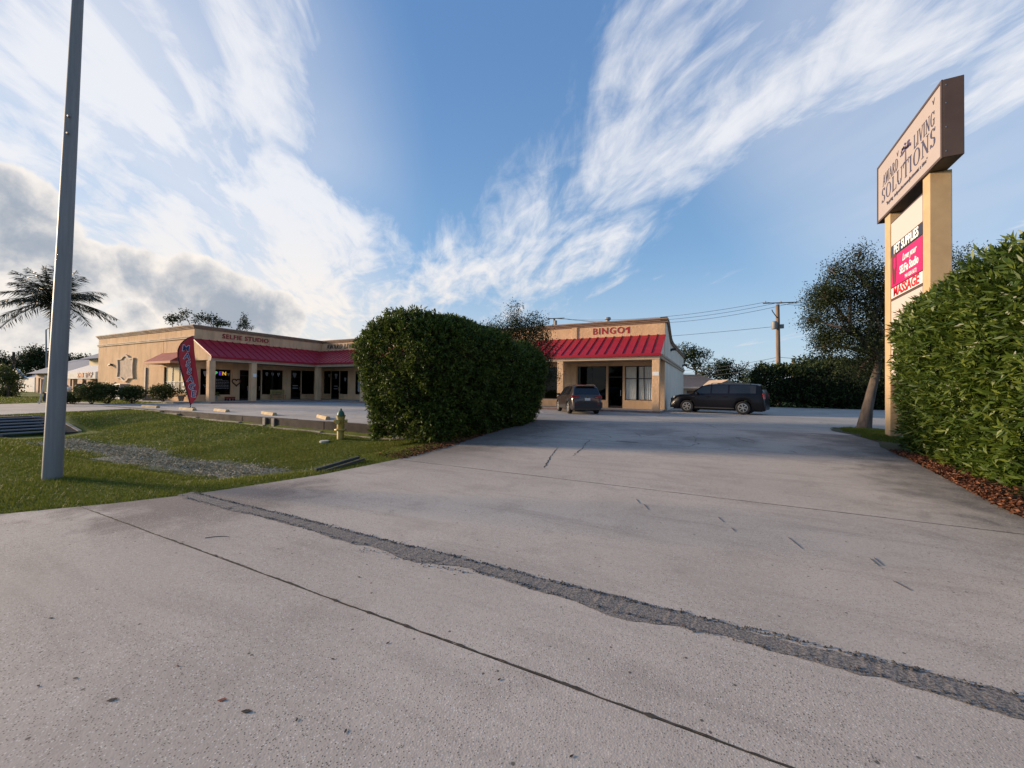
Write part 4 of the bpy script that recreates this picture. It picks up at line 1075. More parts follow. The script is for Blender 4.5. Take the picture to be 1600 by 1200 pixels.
def tree(name, label, trunk, r0, lobes, n_leaf, ll, lw, lm, bark=None, group=None, per=9, spread=.16, shell=.45, cat='tree', loosen=.5):
    base = trunk[0]; t = thing(name, label, cat, base, 0, group)
    n = len(trunk)
    ob('trunk', MB().tube(trunk, [r0*(1 - .55*i/(n-1))*(1.25 if i == 0 else 1) for i in range(n)], 12), bark or m_bark, t, smooth=True)
    tp = np.array(trunk[-1], float); lb = MB(); vol = np.array([(l[3]*l[4]*l[5])**.72 for l in lobes]); vol = vol/vol.sum()
    cl_p, cl_n = [], []
    for l, fr in zip(lobes, vol):
        c = np.array(l[:3], float); rr = np.array(l[3:6], float)
        branchy(lb, tp - np.array([0, 0, .15]), c, r0*.42, r0*.12)
        k = max(3, int(n_leaf*fr/per)); v = unit(rng.normal(size=(k, 3)))
        rad = (shell + (1 - shell)*rng.random(k)**.6) * (1 + loosen*.35*rng.normal(size=k)*.5)
        P = c + v*rr*rad[:, None]; P = P + .14*rr*np.sin(P*3.1/np.max(rr) + 5*fr)
        cl_p.append(P); cl_n.append(v)
        for i in range(min(9, k)): branchy(lb, c + rng.normal(size=3)*rr*.1, P[i], r0*.10, r0*.02, 5)
    ob('limbs', lb, bark or m_bark, t)
    P = np.concatenate(cl_p); Nv = np.concatenate(cl_n); k = len(P)
    tw = unit(Nv + rng.normal(size=P.shape)*.6)
    pos = np.repeat(P, per, 0) + np.repeat(tw, per, 0)*np.tile(np.linspace(-.5, 1, per), k)[:, None]*spread*2 + rng.normal(size=(k*per, 3))*spread*.55
    dirs = np.repeat(tw, per, 0)*.5 + rng.normal(size=pos.shape)
    rnd = np.clip(np.repeat(rng.random(k), per)*.5 + rng.random(k*per)*.5, 0, 1)
    leaves('crown', pos, dirs, ll, lw, lm, t, rnd, kind='stuff')
    return t
def L(px, py, depth, rx, ry, rz): p = at(px, py, depth); return (p[0], p[1], p[2], rx, ry, rz)
# young oak behind the big hedge
b0 = gz(806, 636, .2); b0 = at(812, 650, 19.5); b0[2] = .18
tree('oak_tree', 'small twiggy oak rising behind the large rounded hedge', [b0, b0 + (0, 0, 1.2), b0 + (.1, 0, 2.4)], .10,
     [L(812, 530, 19.5, 1.15, 1.1, .9), L(840, 545, 19.2, .95, 1.0, .85), L(790, 520, 19.8, .9, .9, .6), L(845, 585, 18.8, .8, .8, .75), L(803, 490, 19.6, .35, .35, .45), L(835, 505, 19.4, .55, .5, .45), L(768, 512, 20, .4, .4, .25), L(820, 570, 19.5, 1.0, 1.0, .8)],
     24000, .09, .042, L_DARK, m_bark_d, spread=.15)
# leaning tree by the pylon sign
tb = gz(1349, 671, .22)
def tpt(px, py): return at(px, py, float(np.dot(tb - CAM, M3 @ np.array([0, 0, -1.0]))))
tree('oak_tree', 'dark oak with a leaning grey trunk beside the pylon sign', [np.array([tb[0], tb[1], .12]), tpt(1355, 640), tpt(1362, 610), tpt(1371, 575), tpt(1374, 550)], .21,
     [L(1340, 470, 16.2, 1.3, 1.4, 1.3), L(1310, 490, 16.4, 1.15, 1.2, 1.1), L(1345, 425, 16.2, .85, .9, .75), L(1290, 460, 16, .75, .8, .7), L(1330, 535, 15.8, 1.2, 1.1, .85), L(1385, 480, 16.8, 1.2, 1.3, 1.3), L(1300, 535, 16.2, .8, .8, .6),
      L(1375, 540, 16.6, 1.0, 1.2, .9), L(1300, 420, 16.3, .35, .4, .35), L(1342, 398, 16.2, .4, .4, .35), L(1272, 500, 16, .5, .5, .45), L(1345, 575, 16.2, .8, .8, .5)],
     50000, .085, .040, L_DARK, m_bark, spread=.15, shell=.3)
b1 = at(1500, 660, 15.5); b1[2] = .2
tree('oak_tree', 'thin oak whose twigs show above the hedge behind the sign post', [b1, b1 + (0, 0, 1.6), b1 + (.1, .1, 3.4)], .14,
     [L(1490, 440, 15.5, 1.1, 1.1, .9), L(1500, 410, 15.5, .7, .7, .5), L(1530, 430, 15.6, .8, .8, .6), L(1475, 470, 15.5, .9, .9, .8)], 9000, .085, .036, L_DARK, m_bark_d, spread=.17, shell=.3)
# shrubs along the end wall
def shrub(px, py, w_, h_, label, z=.22, n=520, lm=L_SHRUB, grp='shrubs along the end wall', ll=.15):
    p = gz(px, py, z); t = thing('shrub', label, 'shrub', (p[0], p[1], z - .05), 0, grp)
    b = MB()
    for i in range(7): b.tube([(p[0] + random.uniform(-.05, .05), p[1] + random.uniform(-.05, .05), z - .08), (p[0] + random.gauss(0, w_*.25), p[1] + random.gauss(0, w_*.25), z + h_*.55)], [.03, .012], 5)
    ob('stems', b, m_bark_d, t)
    k = n; v = unit(rng.normal(size=(k, 3))); rad = rng.random(k)**.4
    P = np.array([p[0], p[1], z + h_*.60]) + v*rad[:, None]*np.array([w_/2, w_/2, h_*.42])
    per = 7; tw = unit(v + rng.normal(size=v.shape)*.5 + (0, 0, .5))
    pos = np.repeat(P, per, 0) + rng.normal(size=(k*per, 3))*.06; dirs = np.repeat(tw, per, 0) + rng.normal(size=pos.shape)*.7
    leaves('foliage', pos, dirs, ll, ll*.4, lm, t, np.clip(np.repeat(rng.random(k), per)*.5 + rng.random(k*per)*.5, 0, 1), kind='stuff')
shrub(143, 632, 1.7, 1.55, 'loose bushy shrub standing farthest from the banner, next to the A-frame sign')
shrub(167, 631, 1.7, 1.45, 'wide bushy shrub between the loose shrub and the wall plaque')
shrub(207, 631, 1.55, 1.30, 'reddish green shrub flaring from a narrow base below the wall plaque')
shrub(254, 629, 1.75, 1.45, 'neat rounded green shrub below the SELFIE STUDIO window')
shrub(112, 631, 1.3, .7, 'low dark shrub behind the foot of the light pole', n=260)
# royal palm
def palm():
    c = at(84, 472, 29.0); base = np.array([c[0] + .1, c[1], .15])
    t = thing('palm_tree', 'palm with arching dark fronds behind the grey light pole', 'palm tree', base)
    n = 14; ob('trunk', MB().tube([base + (c - base)*i/n + np.array([.1*math.sin(i*.4), 0, 0]) for i in range(n+1)], [.24 - .09*i/n + (.04 if i < 2 else 0) for i in range(n+1)], 14), mat('palm_trunk', (.22, .20, .17), .9, (.14, .12, .10), 5, stretch=(.3, .3, 5)), t, smooth=True)
    for i in range(38):
        az = i*2.399 + random.uniform(-.2, .2); el = R([75, 60, 48, 38, 30, 22, 14, 5, -5, -18, 52, 66][i % 12]) + random.uniform(-.1, .1); Lf = random.uniform(2.9, 3.6)
        d = np.array([math.cos(az)*math.cos(el), math.sin(az)*math.cos(el), math.sin(el)]); h_ = np.array([math.cos(az), math.sin(az), 0]); pts = []
        for k in range(13):
            s = k/12; pts.append(c + d*Lf*s + np.array([0, 0, -1.0])*(.55 + .75*math.cos(el))*s**2.4)
        fr = ob('frond', MB().tube(pts, [.03*(1 - k/13) + .004 for k in range(13)], 5), mat('frond_rib', (.05, .06, .025), .7), t)
        P, Dv = [], []
        for k in range(2, 60):
            s = k/60; q = np.array([np.interp(s*12, range(13), [p[j] for p in pts]) for j in range(3)]); tg = unit(pts[min(12, int(s*12)+1)] - pts[int(s*12)])
            side = unit(np.cross(tg, (0, 0, 1.0)))
            for sg in (-1, 1):
                P.append(q); Dv.append(side*sg*(.75) + tg*.55 + np.array([0, 0, -.30 - .35*random.random()]) + rng.normal(size=3)*.12)
        P = np.array(P); lf = .80*np.sin(np.clip(np.linspace(.12, 1, len(P)), 0, 1)*math.pi)**.5 + .12
        leaves('leaflets', P, np.array(Dv), lf, .045, L_PALM, fr, kind='stuff')
palm()
# ------------------------------------------------------------------ grass and mulch
def grass():
    def scatter(n, xr_, yr_, keep, hgt, wd, name, label, zf=None):
        x = rng.uniform(*xr_, n); y = rng.uniform(*yr_, n); k = keep(x, y); x, y = x[k], y[k]
        z = (height(x, y) if zf is None else zf(x, y)) - .01; n = len(x)
        az = rng.uniform(0, 2*math.pi, n); ln = rng.normal(0, .55, (n, 2)); h_ = hgt*rng.uniform(.5, 1.3, n)
        clump = .5 + .5*np.sin(x*1.3 + 1.1*np.sin(y*.9))*np.sin(y*1.5 + np.sin(x*.7)); h_ = h_*(.65 + .6*clump)
        w_ = wd*rng.uniform(.7, 1.3, n)
        A = np.stack([x - np.cos(az)*w_/2, y - np.sin(az)*w_/2, z], 1); B = np.stack([x + np.cos(az)*w_/2, y + np.sin(az)*w_/2, z], 1)
        C_ = np.stack([x + ln[:, 0]*h_*.7, y + ln[:, 1]*h_*.7, z + h_], 1)
        V = np.stack([A, B, C_], 1).reshape(-1, 3)
        me = npmesh(name, V, np.arange(3*n).reshape(n, 3), np.repeat(np.clip(.15 + .5*clump*rng.random(n) + .35*rng.random(n), 0, 1), 3))
        ob(name, me, m_grassb, label=label, cat='grass', kind='stuff')
    okL = lambda x, y: (x < xl(y) - .02) & (y < 10.68) & (np.abs(y - 5.6 - .2*np.sin(x)) > .55*smst(-6.8, -9.5, x)*smst(-24, -22, x)) & ~((x < -23.7) & (x > -28.8) & (y > 3.9) & (y < 7.3))
    scatter(230000, (-15.5, -6.3), (-1.0, 10.7), okL, .062, .010, 'near_grass', 'short green grass on the roadside bank and ditch')
    scatter(130000, (-31, -15.5), (-3.0, 10.7), okL, .075, .020, 'bank_grass', 'green grass on the far part of the ditch bank')
    okF = lambda x, y: ((x < -45.1) & (y < 17) & (y > 3)) | ((x < -38.7) & (y > 12.7) & (y < 15.8))
    scatter(26000, (-66, -38.6), (3, 17), okF, .09, .04, 'verge_grass', 'green verge grass by the shrubs and the palm')
    okR = lambda x, y: (x > 4.25 + .1*np.sin(y*3)) & ((x - 5.2)**2/1.6 + (y - 17.6)**2/8 < 1) 
    scatter(26000, (3.9, 7), (14.4, 20.4), okR, .06, .016, 'island_grass', 'thin grass on the planted island under the sign', lambda x, y: zdrive(y) + .02)
grass()
isl = MB()
ip = [(3.95, 14.0), (4.25, 15.2), (4.15, 17.0), (3.85, 18.4), (4.0, 19.5), (4.7, 20.3), (6.2, 20.35), (7.6, 19), (8, 15), (8, 3.2), (4.95, 3.4), (4.1, 5.6), (3.72, 6.6), (3.62, 8.0), (3.95, 11.6)]
def poly_top(b, pts, zf):
    n0 = len(b.v); b.v += [(x, y, zf(x, y)) for x, y in pts]; b.f.append(tuple(n0 + i for i in range(len(pts))))
isl.prism([(x, y, .02) for x, y in ip], (0, 0, .0)); isl = MB()
cx, cy = 5.6, 12.0
for (p_, q_) in zip(ip, ip[1:] + ip[:1]):
    isl.tri((cx, cy, .19), (*p_, float(zdrive(p_[1])) + .015), (*q_, float(zdrive(q_[1])) + .015))
ob('planting_bed', isl, m_soil, kind='structure')
def mulch(name, n, fn, label):
    P = fn(n); d = rng.normal(size=P.shape)*np.array([1, 1, .25])
    leaves(name, P, d, .055, .026, m_mulch, label=label, cat='mulch', kind='stuff')
def m1(n):
    y = rng.uniform(4.2, 13.2, n); e = np.interp(y, [p[1] for p in ip[9:]][1:], [p[0] for p in ip[9:]][1:]); off = np.abs(rng.normal(0, .32, n)) * rng.choice([1, 1, 1, 1, -.12], n)
    return np.stack([e + off, y, zdrive(y) + .03 + .05*rng.random(n)], 1)
mulch('red_mulch', 9000, m1, 'red brown leaf mulch spilling along the tall hedge by the driveway')
def m2(n):
    y = rng.uniform(7.0, 16.0, n); off = np.abs(rng.normal(0, .45, n))*rng.choice([1, 1, 1, -.1], n); x = xl(y) - off
    return np.stack([x, y, height(x, y) + .02 + .04*rng.random(n)], 1)
mulch('red_mulch', 6000, m2, 'red brown leaf litter under the large rounded hedge')
# pale mud and dead weeds along the ditch bottom
def ditch():
    n = 120; b = MB()
    for i in range(n+1):
        x = -23.0 + 15.2*i/n; c = 5.6 + .2*math.sin(x); w_ = (.74 + .16*math.sin(x*1.9) + .1*math.sin(x*4.3)) * float(1 - smst(-9.0, -7.6, x)) * float(smst(-23.5, -21, x)) + .02
        for s in (-1, -.5, 0, .5, 1): y = c + s*w_; b.v.append((x, y, float(height(x, y)) + .012*(1 - abs(s)) + .006))
    for i in range(n):
        for k_ in range(4): a = i*5 + k_; b.f.append((a, a+1, a+6, a+5))
    ob('ditch_bed', b, mat('ditch_mud', (.30, .27, .22), .85, (.15, .14, .10), 5, bump=.7, bscale=18, amt=.35), kind='structure')
    k = 15000; x = rng.uniform(-22.5, -7.6, k); y = 5.6 + .2*np.sin(x) + rng.normal(0, .36, k); z = height(x, y) + .01
    d = rng.normal(size=(k, 3))*np.array([1, 1, .35])
    leaves('ditch_weeds', np.stack([x, y, z + .04*rng.random(k)], 1), d, .085, .022, leafmat('dead_weed', (.09, .10, .05), (.28, .26, .19), (.50, .47, .38), .1, .8, .1), label='pale dead weeds and debris along the ditch bottom', cat='weeds', kind='stuff')
ditch()
# ------------------------------------------------------------------ pylon sign
def pylon():
    XS, XB = 5.0, 5.38; Y0, Y1 = 13.5, 17.9; Z0, Z1 = 7.5, 9.45
    t = thing('pylon_sign', 'tall two-post pylon sign with AWARD LIVING SOLUTIONS cabinet and tenant panels', 'sign', (5.2, 15.7, .1))
    m_cab = mat('sign_bronze', (.085, .055, .042), .5, (.065, .042, .033), 1.5, spec=.4)
    m_face = mat('sign_face', (.36, .305, .285), .5, (.33, .28, .26), .8)
    m_post = mat('post_stucco', (.46, .33, .19), .9, (.38, .27, .155), 2.0, bump=.3, bscale=60)
    cab = ob('cabinet', MB().box(XS, XB, Y0, Y1, Z0, Z1), m_cab, t, bevel=.015)
    ob('sign_face', MB().box(XS - .012, XS - .001, Y0 + .07, Y1 - .07, Z0 + .07, Z1 - .07), m_face, cab)
    for (a, b_, c, d) in ((Y0, Y1, Z0, Z0 + .065), (Y0, Y1, Z1 - .065, Z1), (Y0, Y0 + .065, Z0 + .066, Z1 - .066), (Y1 - .065, Y1, Z0 + .066, Z1 - .066)):
        ob('frame_strip', MB().box(XS - .03, XS - .0005, a, b_, c, d), m_cab, cab)
    for z in (7.65, 8.25, 8.85, 9.3): ob('screw', MB().lathe([(.012, -.006), (.012, .0)], (XS + .05, Y0, z), 8, 'y'), mat('screw_steel', (.4, .38, .36), .4, metal=.8), cab)
    for (y0, y1) in ((14.28, 14.68), (16.96, 17.4)):
        ob('post', MB().box(XS + .03, XS + .46, y0, y1, 0.05, Z0 + .001), m_post, t, bevel=.015)
    TY0, TY1, TZ0, TZ1 = 14.69, 16.95, 1.5, 7.17
    ten = ob('tenant_cabinet', MB().box(XS + .06, XS + .40, TY0, TY1, TZ0, TZ1), m_cab, t)
    mid = (TY0 + TY1)/2; w = TY1 - TY0 - .1
    def panel(z0, z1, m_, name='panel'):
        return ob(name, MB().box(XS + .045, XS + .0595, TY0 + .05, TY1 - .05, z0 + .02, z1 - .02), m_, ten)
    zs = lambda py: float(ax(1416, py, XS + .04)[2])
    zA, zB, zC, zD, zE = 7.13, 6.36, 6.02, 5.03, 4.67
    m_tf = mat('tenant_face', (.48, .42, .39), .5)
    panel(zB, zA, m_tf); p1 = panel(zC, zB, mat('panel_navy', (.025, .03, .055), .5)); p2 = panel(zD, zC, mat('panel_pink', (.44, .012, .11), .5)); p3 = panel(zE, zD, mat('panel_white', (.70, .60, .58), .5))
    panel(zE - 1.3, zE - .05, m_tf); panel(zE - 2.6, zE - 1.35, m_tf)
    X = XS + .040
    text('panel_text', 'PET SUPPLIES', .38, (X, mid, (zB + zC)/2), ROT_XN, m_white, p1, .004, .010, sx=.78)
    text('panel_text', 'Love your', .30, (X, mid - .25, zC - .26), ROT_XN, m_white, p2, .004, .002, sx=.75, shear=.35)
    text('panel_text', 'SELFie Studio', .34, (X, mid - .22, zC - .60), ROT_XN, m_white, p2, .004, .006, sx=.68)
    text('panel_text', '941-820-5672', .17, (X, mid - .35, zC - .87), ROT_XN, m_white, p2, .004, .0, sx=.8)
    text('panel_text', 'MASSAGE', .40, (X, mid, (zD + zE)/2), ROT_XN, mat('text_red', (.40, .01, .02), .5), p3, .004, .010, sx=1.05)
    # plain standing figure silhouette on the pink panel
    y = TY1 - .30; z = zD + .08
    fig = MB().prism([(X, y + .07, z), (X, y + .03, z), (X, y + .02, z + .45), (X, y + .10, z + .55), (X, y + .09, z + .85), (X, y - .09, z + .85), (X, y - .10, z + .55), (X, y - .02, z + .45), (X, y - .03, z), (X, y - .07, z), (X, y - .16, z + .5), (X, y - .15, z + .95), (X, y + .15, z + .95), (X, y + .16, z + .5)], (-.004, 0, 0))
    ob('panel_figure', fig, mat('figure_dark', (.10, .04, .03), .6), p2)
    # main face lettering
    XFc = XS - .013; cy = (Y0 + Y1)/2; m_l = mat('sign_letter', (.05, .05, .085), .5)
    serif('sign_lettering', 'SOLUTIONS', .47, (XFc, 15.67, 8.27), ROT_XN, m_l, cab, depth=.008, width=3.7)
    serif('sign_lettering', 'AWARD', .36, (XFc, 16.78, 8.75), ROT_XN, m_l, cab, depth=.008, width=1.25)
    serif('sign_lettering', 'LIVING', .38, (XFc, 14.48, 8.76), ROT_XN, m_l, cab, depth=.008, width=1.22)
    yy = 17.1
    for wd_ in ('"Inspiring', 'independence', 'one', 'adjustment', 'at', 'a', 'time"'):
        text('tagline_word', wd_, .17, (XFc - .004, yy, 7.86), ROT_XN, m_l, cab, .003, .0, align='LEFT', sx=.86, shear=.15); yy -= .058*len(wd_) + .05
    b = MB(); r2 = random.Random(5); yc = 15.62
    def blob(y, z, r_): b.prism([(XFc - .002, y + r_*math.cos(a)*1.2, z + r_*.7*math.sin(a)) for a in np.linspace(0, 2*math.pi, 7)[:-1]], (-.006, 0, 0))
    b.prism([(XFc, yc - .05, 8.50), (XFc, yc + .05, 8.50), (XFc, yc + .02, 8.9), (XFc, yc - .02, 8.9)], (-.006, 0, 0))
    for i in range(60): a = r2.uniform(-.25, math.pi + .25); q = r2.uniform(.04, .26); blob(yc + q*math.cos(a)*1.35, 8.86 + q*math.sin(a)*.8, r2.uniform(.025, .045))
    for i in range(10): blob(yc + r2.uniform(-.3, .3), 8.5 + r2.uniform(-.03, .03), .03)
    ob('sign_emblem', b, mat('emblem_purple', (.10, .075, .14), .5), cab)
    for (y, z) in ((16.2, 9.06), (13.94, 9.2)):
        ob('bird_mark', MB().prism([(XFc - .001, y + .07, z + .06), (XFc - .001, y, z - .02), (XFc - .001, y - .07, z + .06), (XFc - .001, y - .02, z - .07), (XFc - .001, y, z - .1)], (-.006, 0, 0)), m_l, cab)
    ob('meter_box', MB().box(XS + .35, XS + .60, 16.75, 16.99, .75, 1.1), m_galv, t)
pylon()
# ------------------------------------------------------------------ vehicles
def make_car(name, label, L_, W_, top, belt, plan, wheels, wr, loc, heading, paint, side_win, rear_x, wind_x, floor_=.27, cladding=None, rimcol=None, spokes=5, rear=None, front=None):
    """body lofted from stations along x (0 = tail, L = nose); y is half width; wheels = axle x"""
    t = thing(name, label, 'car', (loc[0], loc[1], LOT), math.atan2(heading[1], heading[0]))
    ox = -L_/2
    fx = lambda tab, x: float(np.interp(x, [p[0] for p in tab], [p[1] for p in tab]))
    def zbot(x):
        z = floor_
        for wx in wheels:
            d = wr + .07
            if abs(x - wx) < d: z = max(z, wr + math.sqrt(d*d - (x - wx)**2))
        return z
    def ring(x):
        zt, zb_ = fx(top, x), fx(belt, x); zb_ = min(zb_, zt - .02); w = W_/2*fx(plan, x); z0 = min(zbot(x), zb_ - .12)
        wtop = w*.955; wr_ = max(wtop - (zt - zb_)*.34, .2)
        return [(w*.955, z0), (w*.995, min(z0 + .10, zb_ - .1)), (w, z0 + (zb_ - z0)*.45), (w*.992, zb_ - .07), (wtop, zb_), (wr_, zt - .05 if zt - zb_ > .12 else zb_ + (zt - zb_)*.5), (wr_ - .10, zt - .008), (wr_*.45, zt + .012), (0, zt + .018)]
    xs = sorted(set([0, .02, .05, .1] + list(np.arange(.15, L_ - .1, .075)) + [L_ - .1, L_ - .05, L_ - .02, L_]))
    b = MB(); rings = [ring(x) for x in xs]; k = 2*len(rings[0]) - 1
    for x, r_ in zip(xs, rings):
        pts = [(-y, z) for y, z in r_] + [(y, z) for y, z in r_[:-1]][::-1]
        b.v += [(ox + x, y, z) for y, z in pts]
    for i in range(len(xs)-1):
        for j in range(k-1): a = i*k + j; b.f.append((a, a+1, a+1+k, a+k))
    b.f.append(tuple(range(k))); b.f.append(tuple((len(xs)-1)*k + j for j in range(k))[::-1])
    body = ob('body', b, paint, t, smooth=True, local=True)
    m_cg = MATS.get('car_glass') or mat('car_glass', (.012, .014, .018), .06, spec=.6)
    m_bk = mat('car_black_trim', (.022, .022, .024), .6)
    ob('underbody', MB().box(ox + .2, ox + L_ - .2, -W_*.36, W_*.36, .2, .62), m_bk, t, local=True)
    def surf(x, s, f, off=.006):
        r_ = ring(x); (ya, za), (yb, zb_) = r_[4], r_[5]
        n_ = np.array([zb_ - za, ya - yb]); n_ = n_/(np.linalg.norm(n_) + 1e-9)
        return (ox + x, s*(ya + (yb - ya)*f + n_[0]*off), za + (zb_ - za)*f + n_[1]*off)
    for s in (-1, 1):
        for (xa, xb) in side_win:
            g_ = MB(); n_ = 10
            for i in range(n_):
                x1, x2 = xa + (xb - xa)*i/n_, xa + (xb - xa)*(i+1)/n_
                g_.quad(surf(x1, s, .10), surf(x2, s, .10), surf(x2, s, .93), surf(x1, s, .93))
            ob('side_window', g_, m_cg, t, local=True, smooth=True)
    def topglass(nm, x0, x1, inset=.05, off=.012):
        g_ = MB(); n_ = 8
        for i in range(n_):
            P = []
            for x in (x0 + (x1 - x0)*i/n_, x0 + (x1 - x0)*(i+1)/n_):
                r_ = ring(x); h_ = x + .02; sl = (fx(top, x + .03) - fx(top, x - .03))/.06; nn = np.array([-sl, 1.0]); nn /= np.linalg.norm(nn)
                for y in (-(r_[6][0] - inset + .08), r_[6][0] - inset + .08): P.append((ox + x + nn[0]*off, y, r_[7][1] + nn[1]*off))
            g_.quad(P[0], P[1], P[3], P[2])
        ob(nm, g_, m_cg, t, local=True, smooth=True)
    topglass('rear_window', *rear_x); topglass('windshield', *wind_x)
    m_ty = mat('tyre', (.018, .018, .018), .9, (.03, .03, .03), 10); m_rim = mat('rim_' + name[:4] + str(spokes), rimcol, .35, metal=.85, spec=.5)
    for wx in wheels:
        for s in (-1, 1):
            c = (ox + wx, s*(W_/2 - .125), wr)
            wb_ = ob('wheel', MB().lathe([(wr*.62, -.11), (wr*.9, -.115), (wr, -.085), (wr, .085), (wr*.9, .115), (wr*.62, .11)], c, 26, 'y'), m_ty, t, local=True, smooth=True)
            yo = c[1] + s*.122
            rm = MB().lathe([(wr*.64, yo - s*.03), (wr*.66, yo), (wr*.58, yo + s*.004), (wr*.56, yo - s*.03)], (c[0], 0, c[2]), 24, 'y')
            for i in range(spokes):
                a = 2*math.pi*i/spokes + .3; d_ = np.array([math.cos(a), 0, math.sin(a)]); n_ = np.array([-math.sin(a), 0, math.cos(a)])
                rm.obox(np.array([c[0], yo - s*.012, c[2]]) + d_*wr*.33, d_*wr*.29, n_*wr*.065, (0, .014, 0))
            rm.lathe([(wr*.13, yo - .02), (wr*.13, yo + s*.004)], (c[0], 0, c[2]), 12, 'y')
            ob('rim', rm, m_rim, wb_, local=True, smooth=True)
            if cladding:
                pts = [(ox + wx + (wr + .075)*math.cos(a), s*(W_/2*fx(plan, wx + (wr + .075)*math.cos(a)) + .0), wr + (wr + .075)*math.sin(a)) for a in np.linspace(-.15, math.pi + .15, 18)]
                ob('arch_trim', MB().tube(pts, .035, 6), m_bk, t, local=True)
    for s in (-1, 1):
        mx_ = ox + wind_x[1] - .35; ya = ring(wind_x[1] - .35)[4][0]
        ob('mirror', MB().obox((mx_ + .02, s*(ya + .12), fx(belt, wind_x[1] - .35) + .10), (.06, 0, 0), (0, .10, 0), (0, 0, .075)), paint, t, local=True, bevel=.02)
        for (xa, xb) in side_win[:2]:
            hx = ox + xa + .14; ob('door_handle', MB().obox((hx, s*(W_/2 + .012), fx(belt, xa) - .14), (.11, 0, 0), (0, .02, 0), (0, 0, .017)), paint if not cladding else m_bk, t, local=True)
    if cladding:
        for s in (-1, 1): ob('sill_trim', MB().obox((ox + L_/2, s*(W_/2 - .01), floor_ + .10), ((wheels[1] - wheels[0])/2 - wr - .1, 0, 0), (0, .02, 0), (0, 0, .09)), m_bk, t, local=True, bevel=.01)
    return t, ox
m_brown = mat('paint_brown', (.055, .042, .040), .28, metal=.5, spec=.5, coat=.8)
m_blk = mat('paint_black', (.003, .003, .006), .35, spec=.25, coat=.12)
m_tail = mat('tail_red', (.32, .012, .02), .25, spec=.6); m_clear = mat('lamp_clear', (.55, .56, .58), .2, spec=.6)
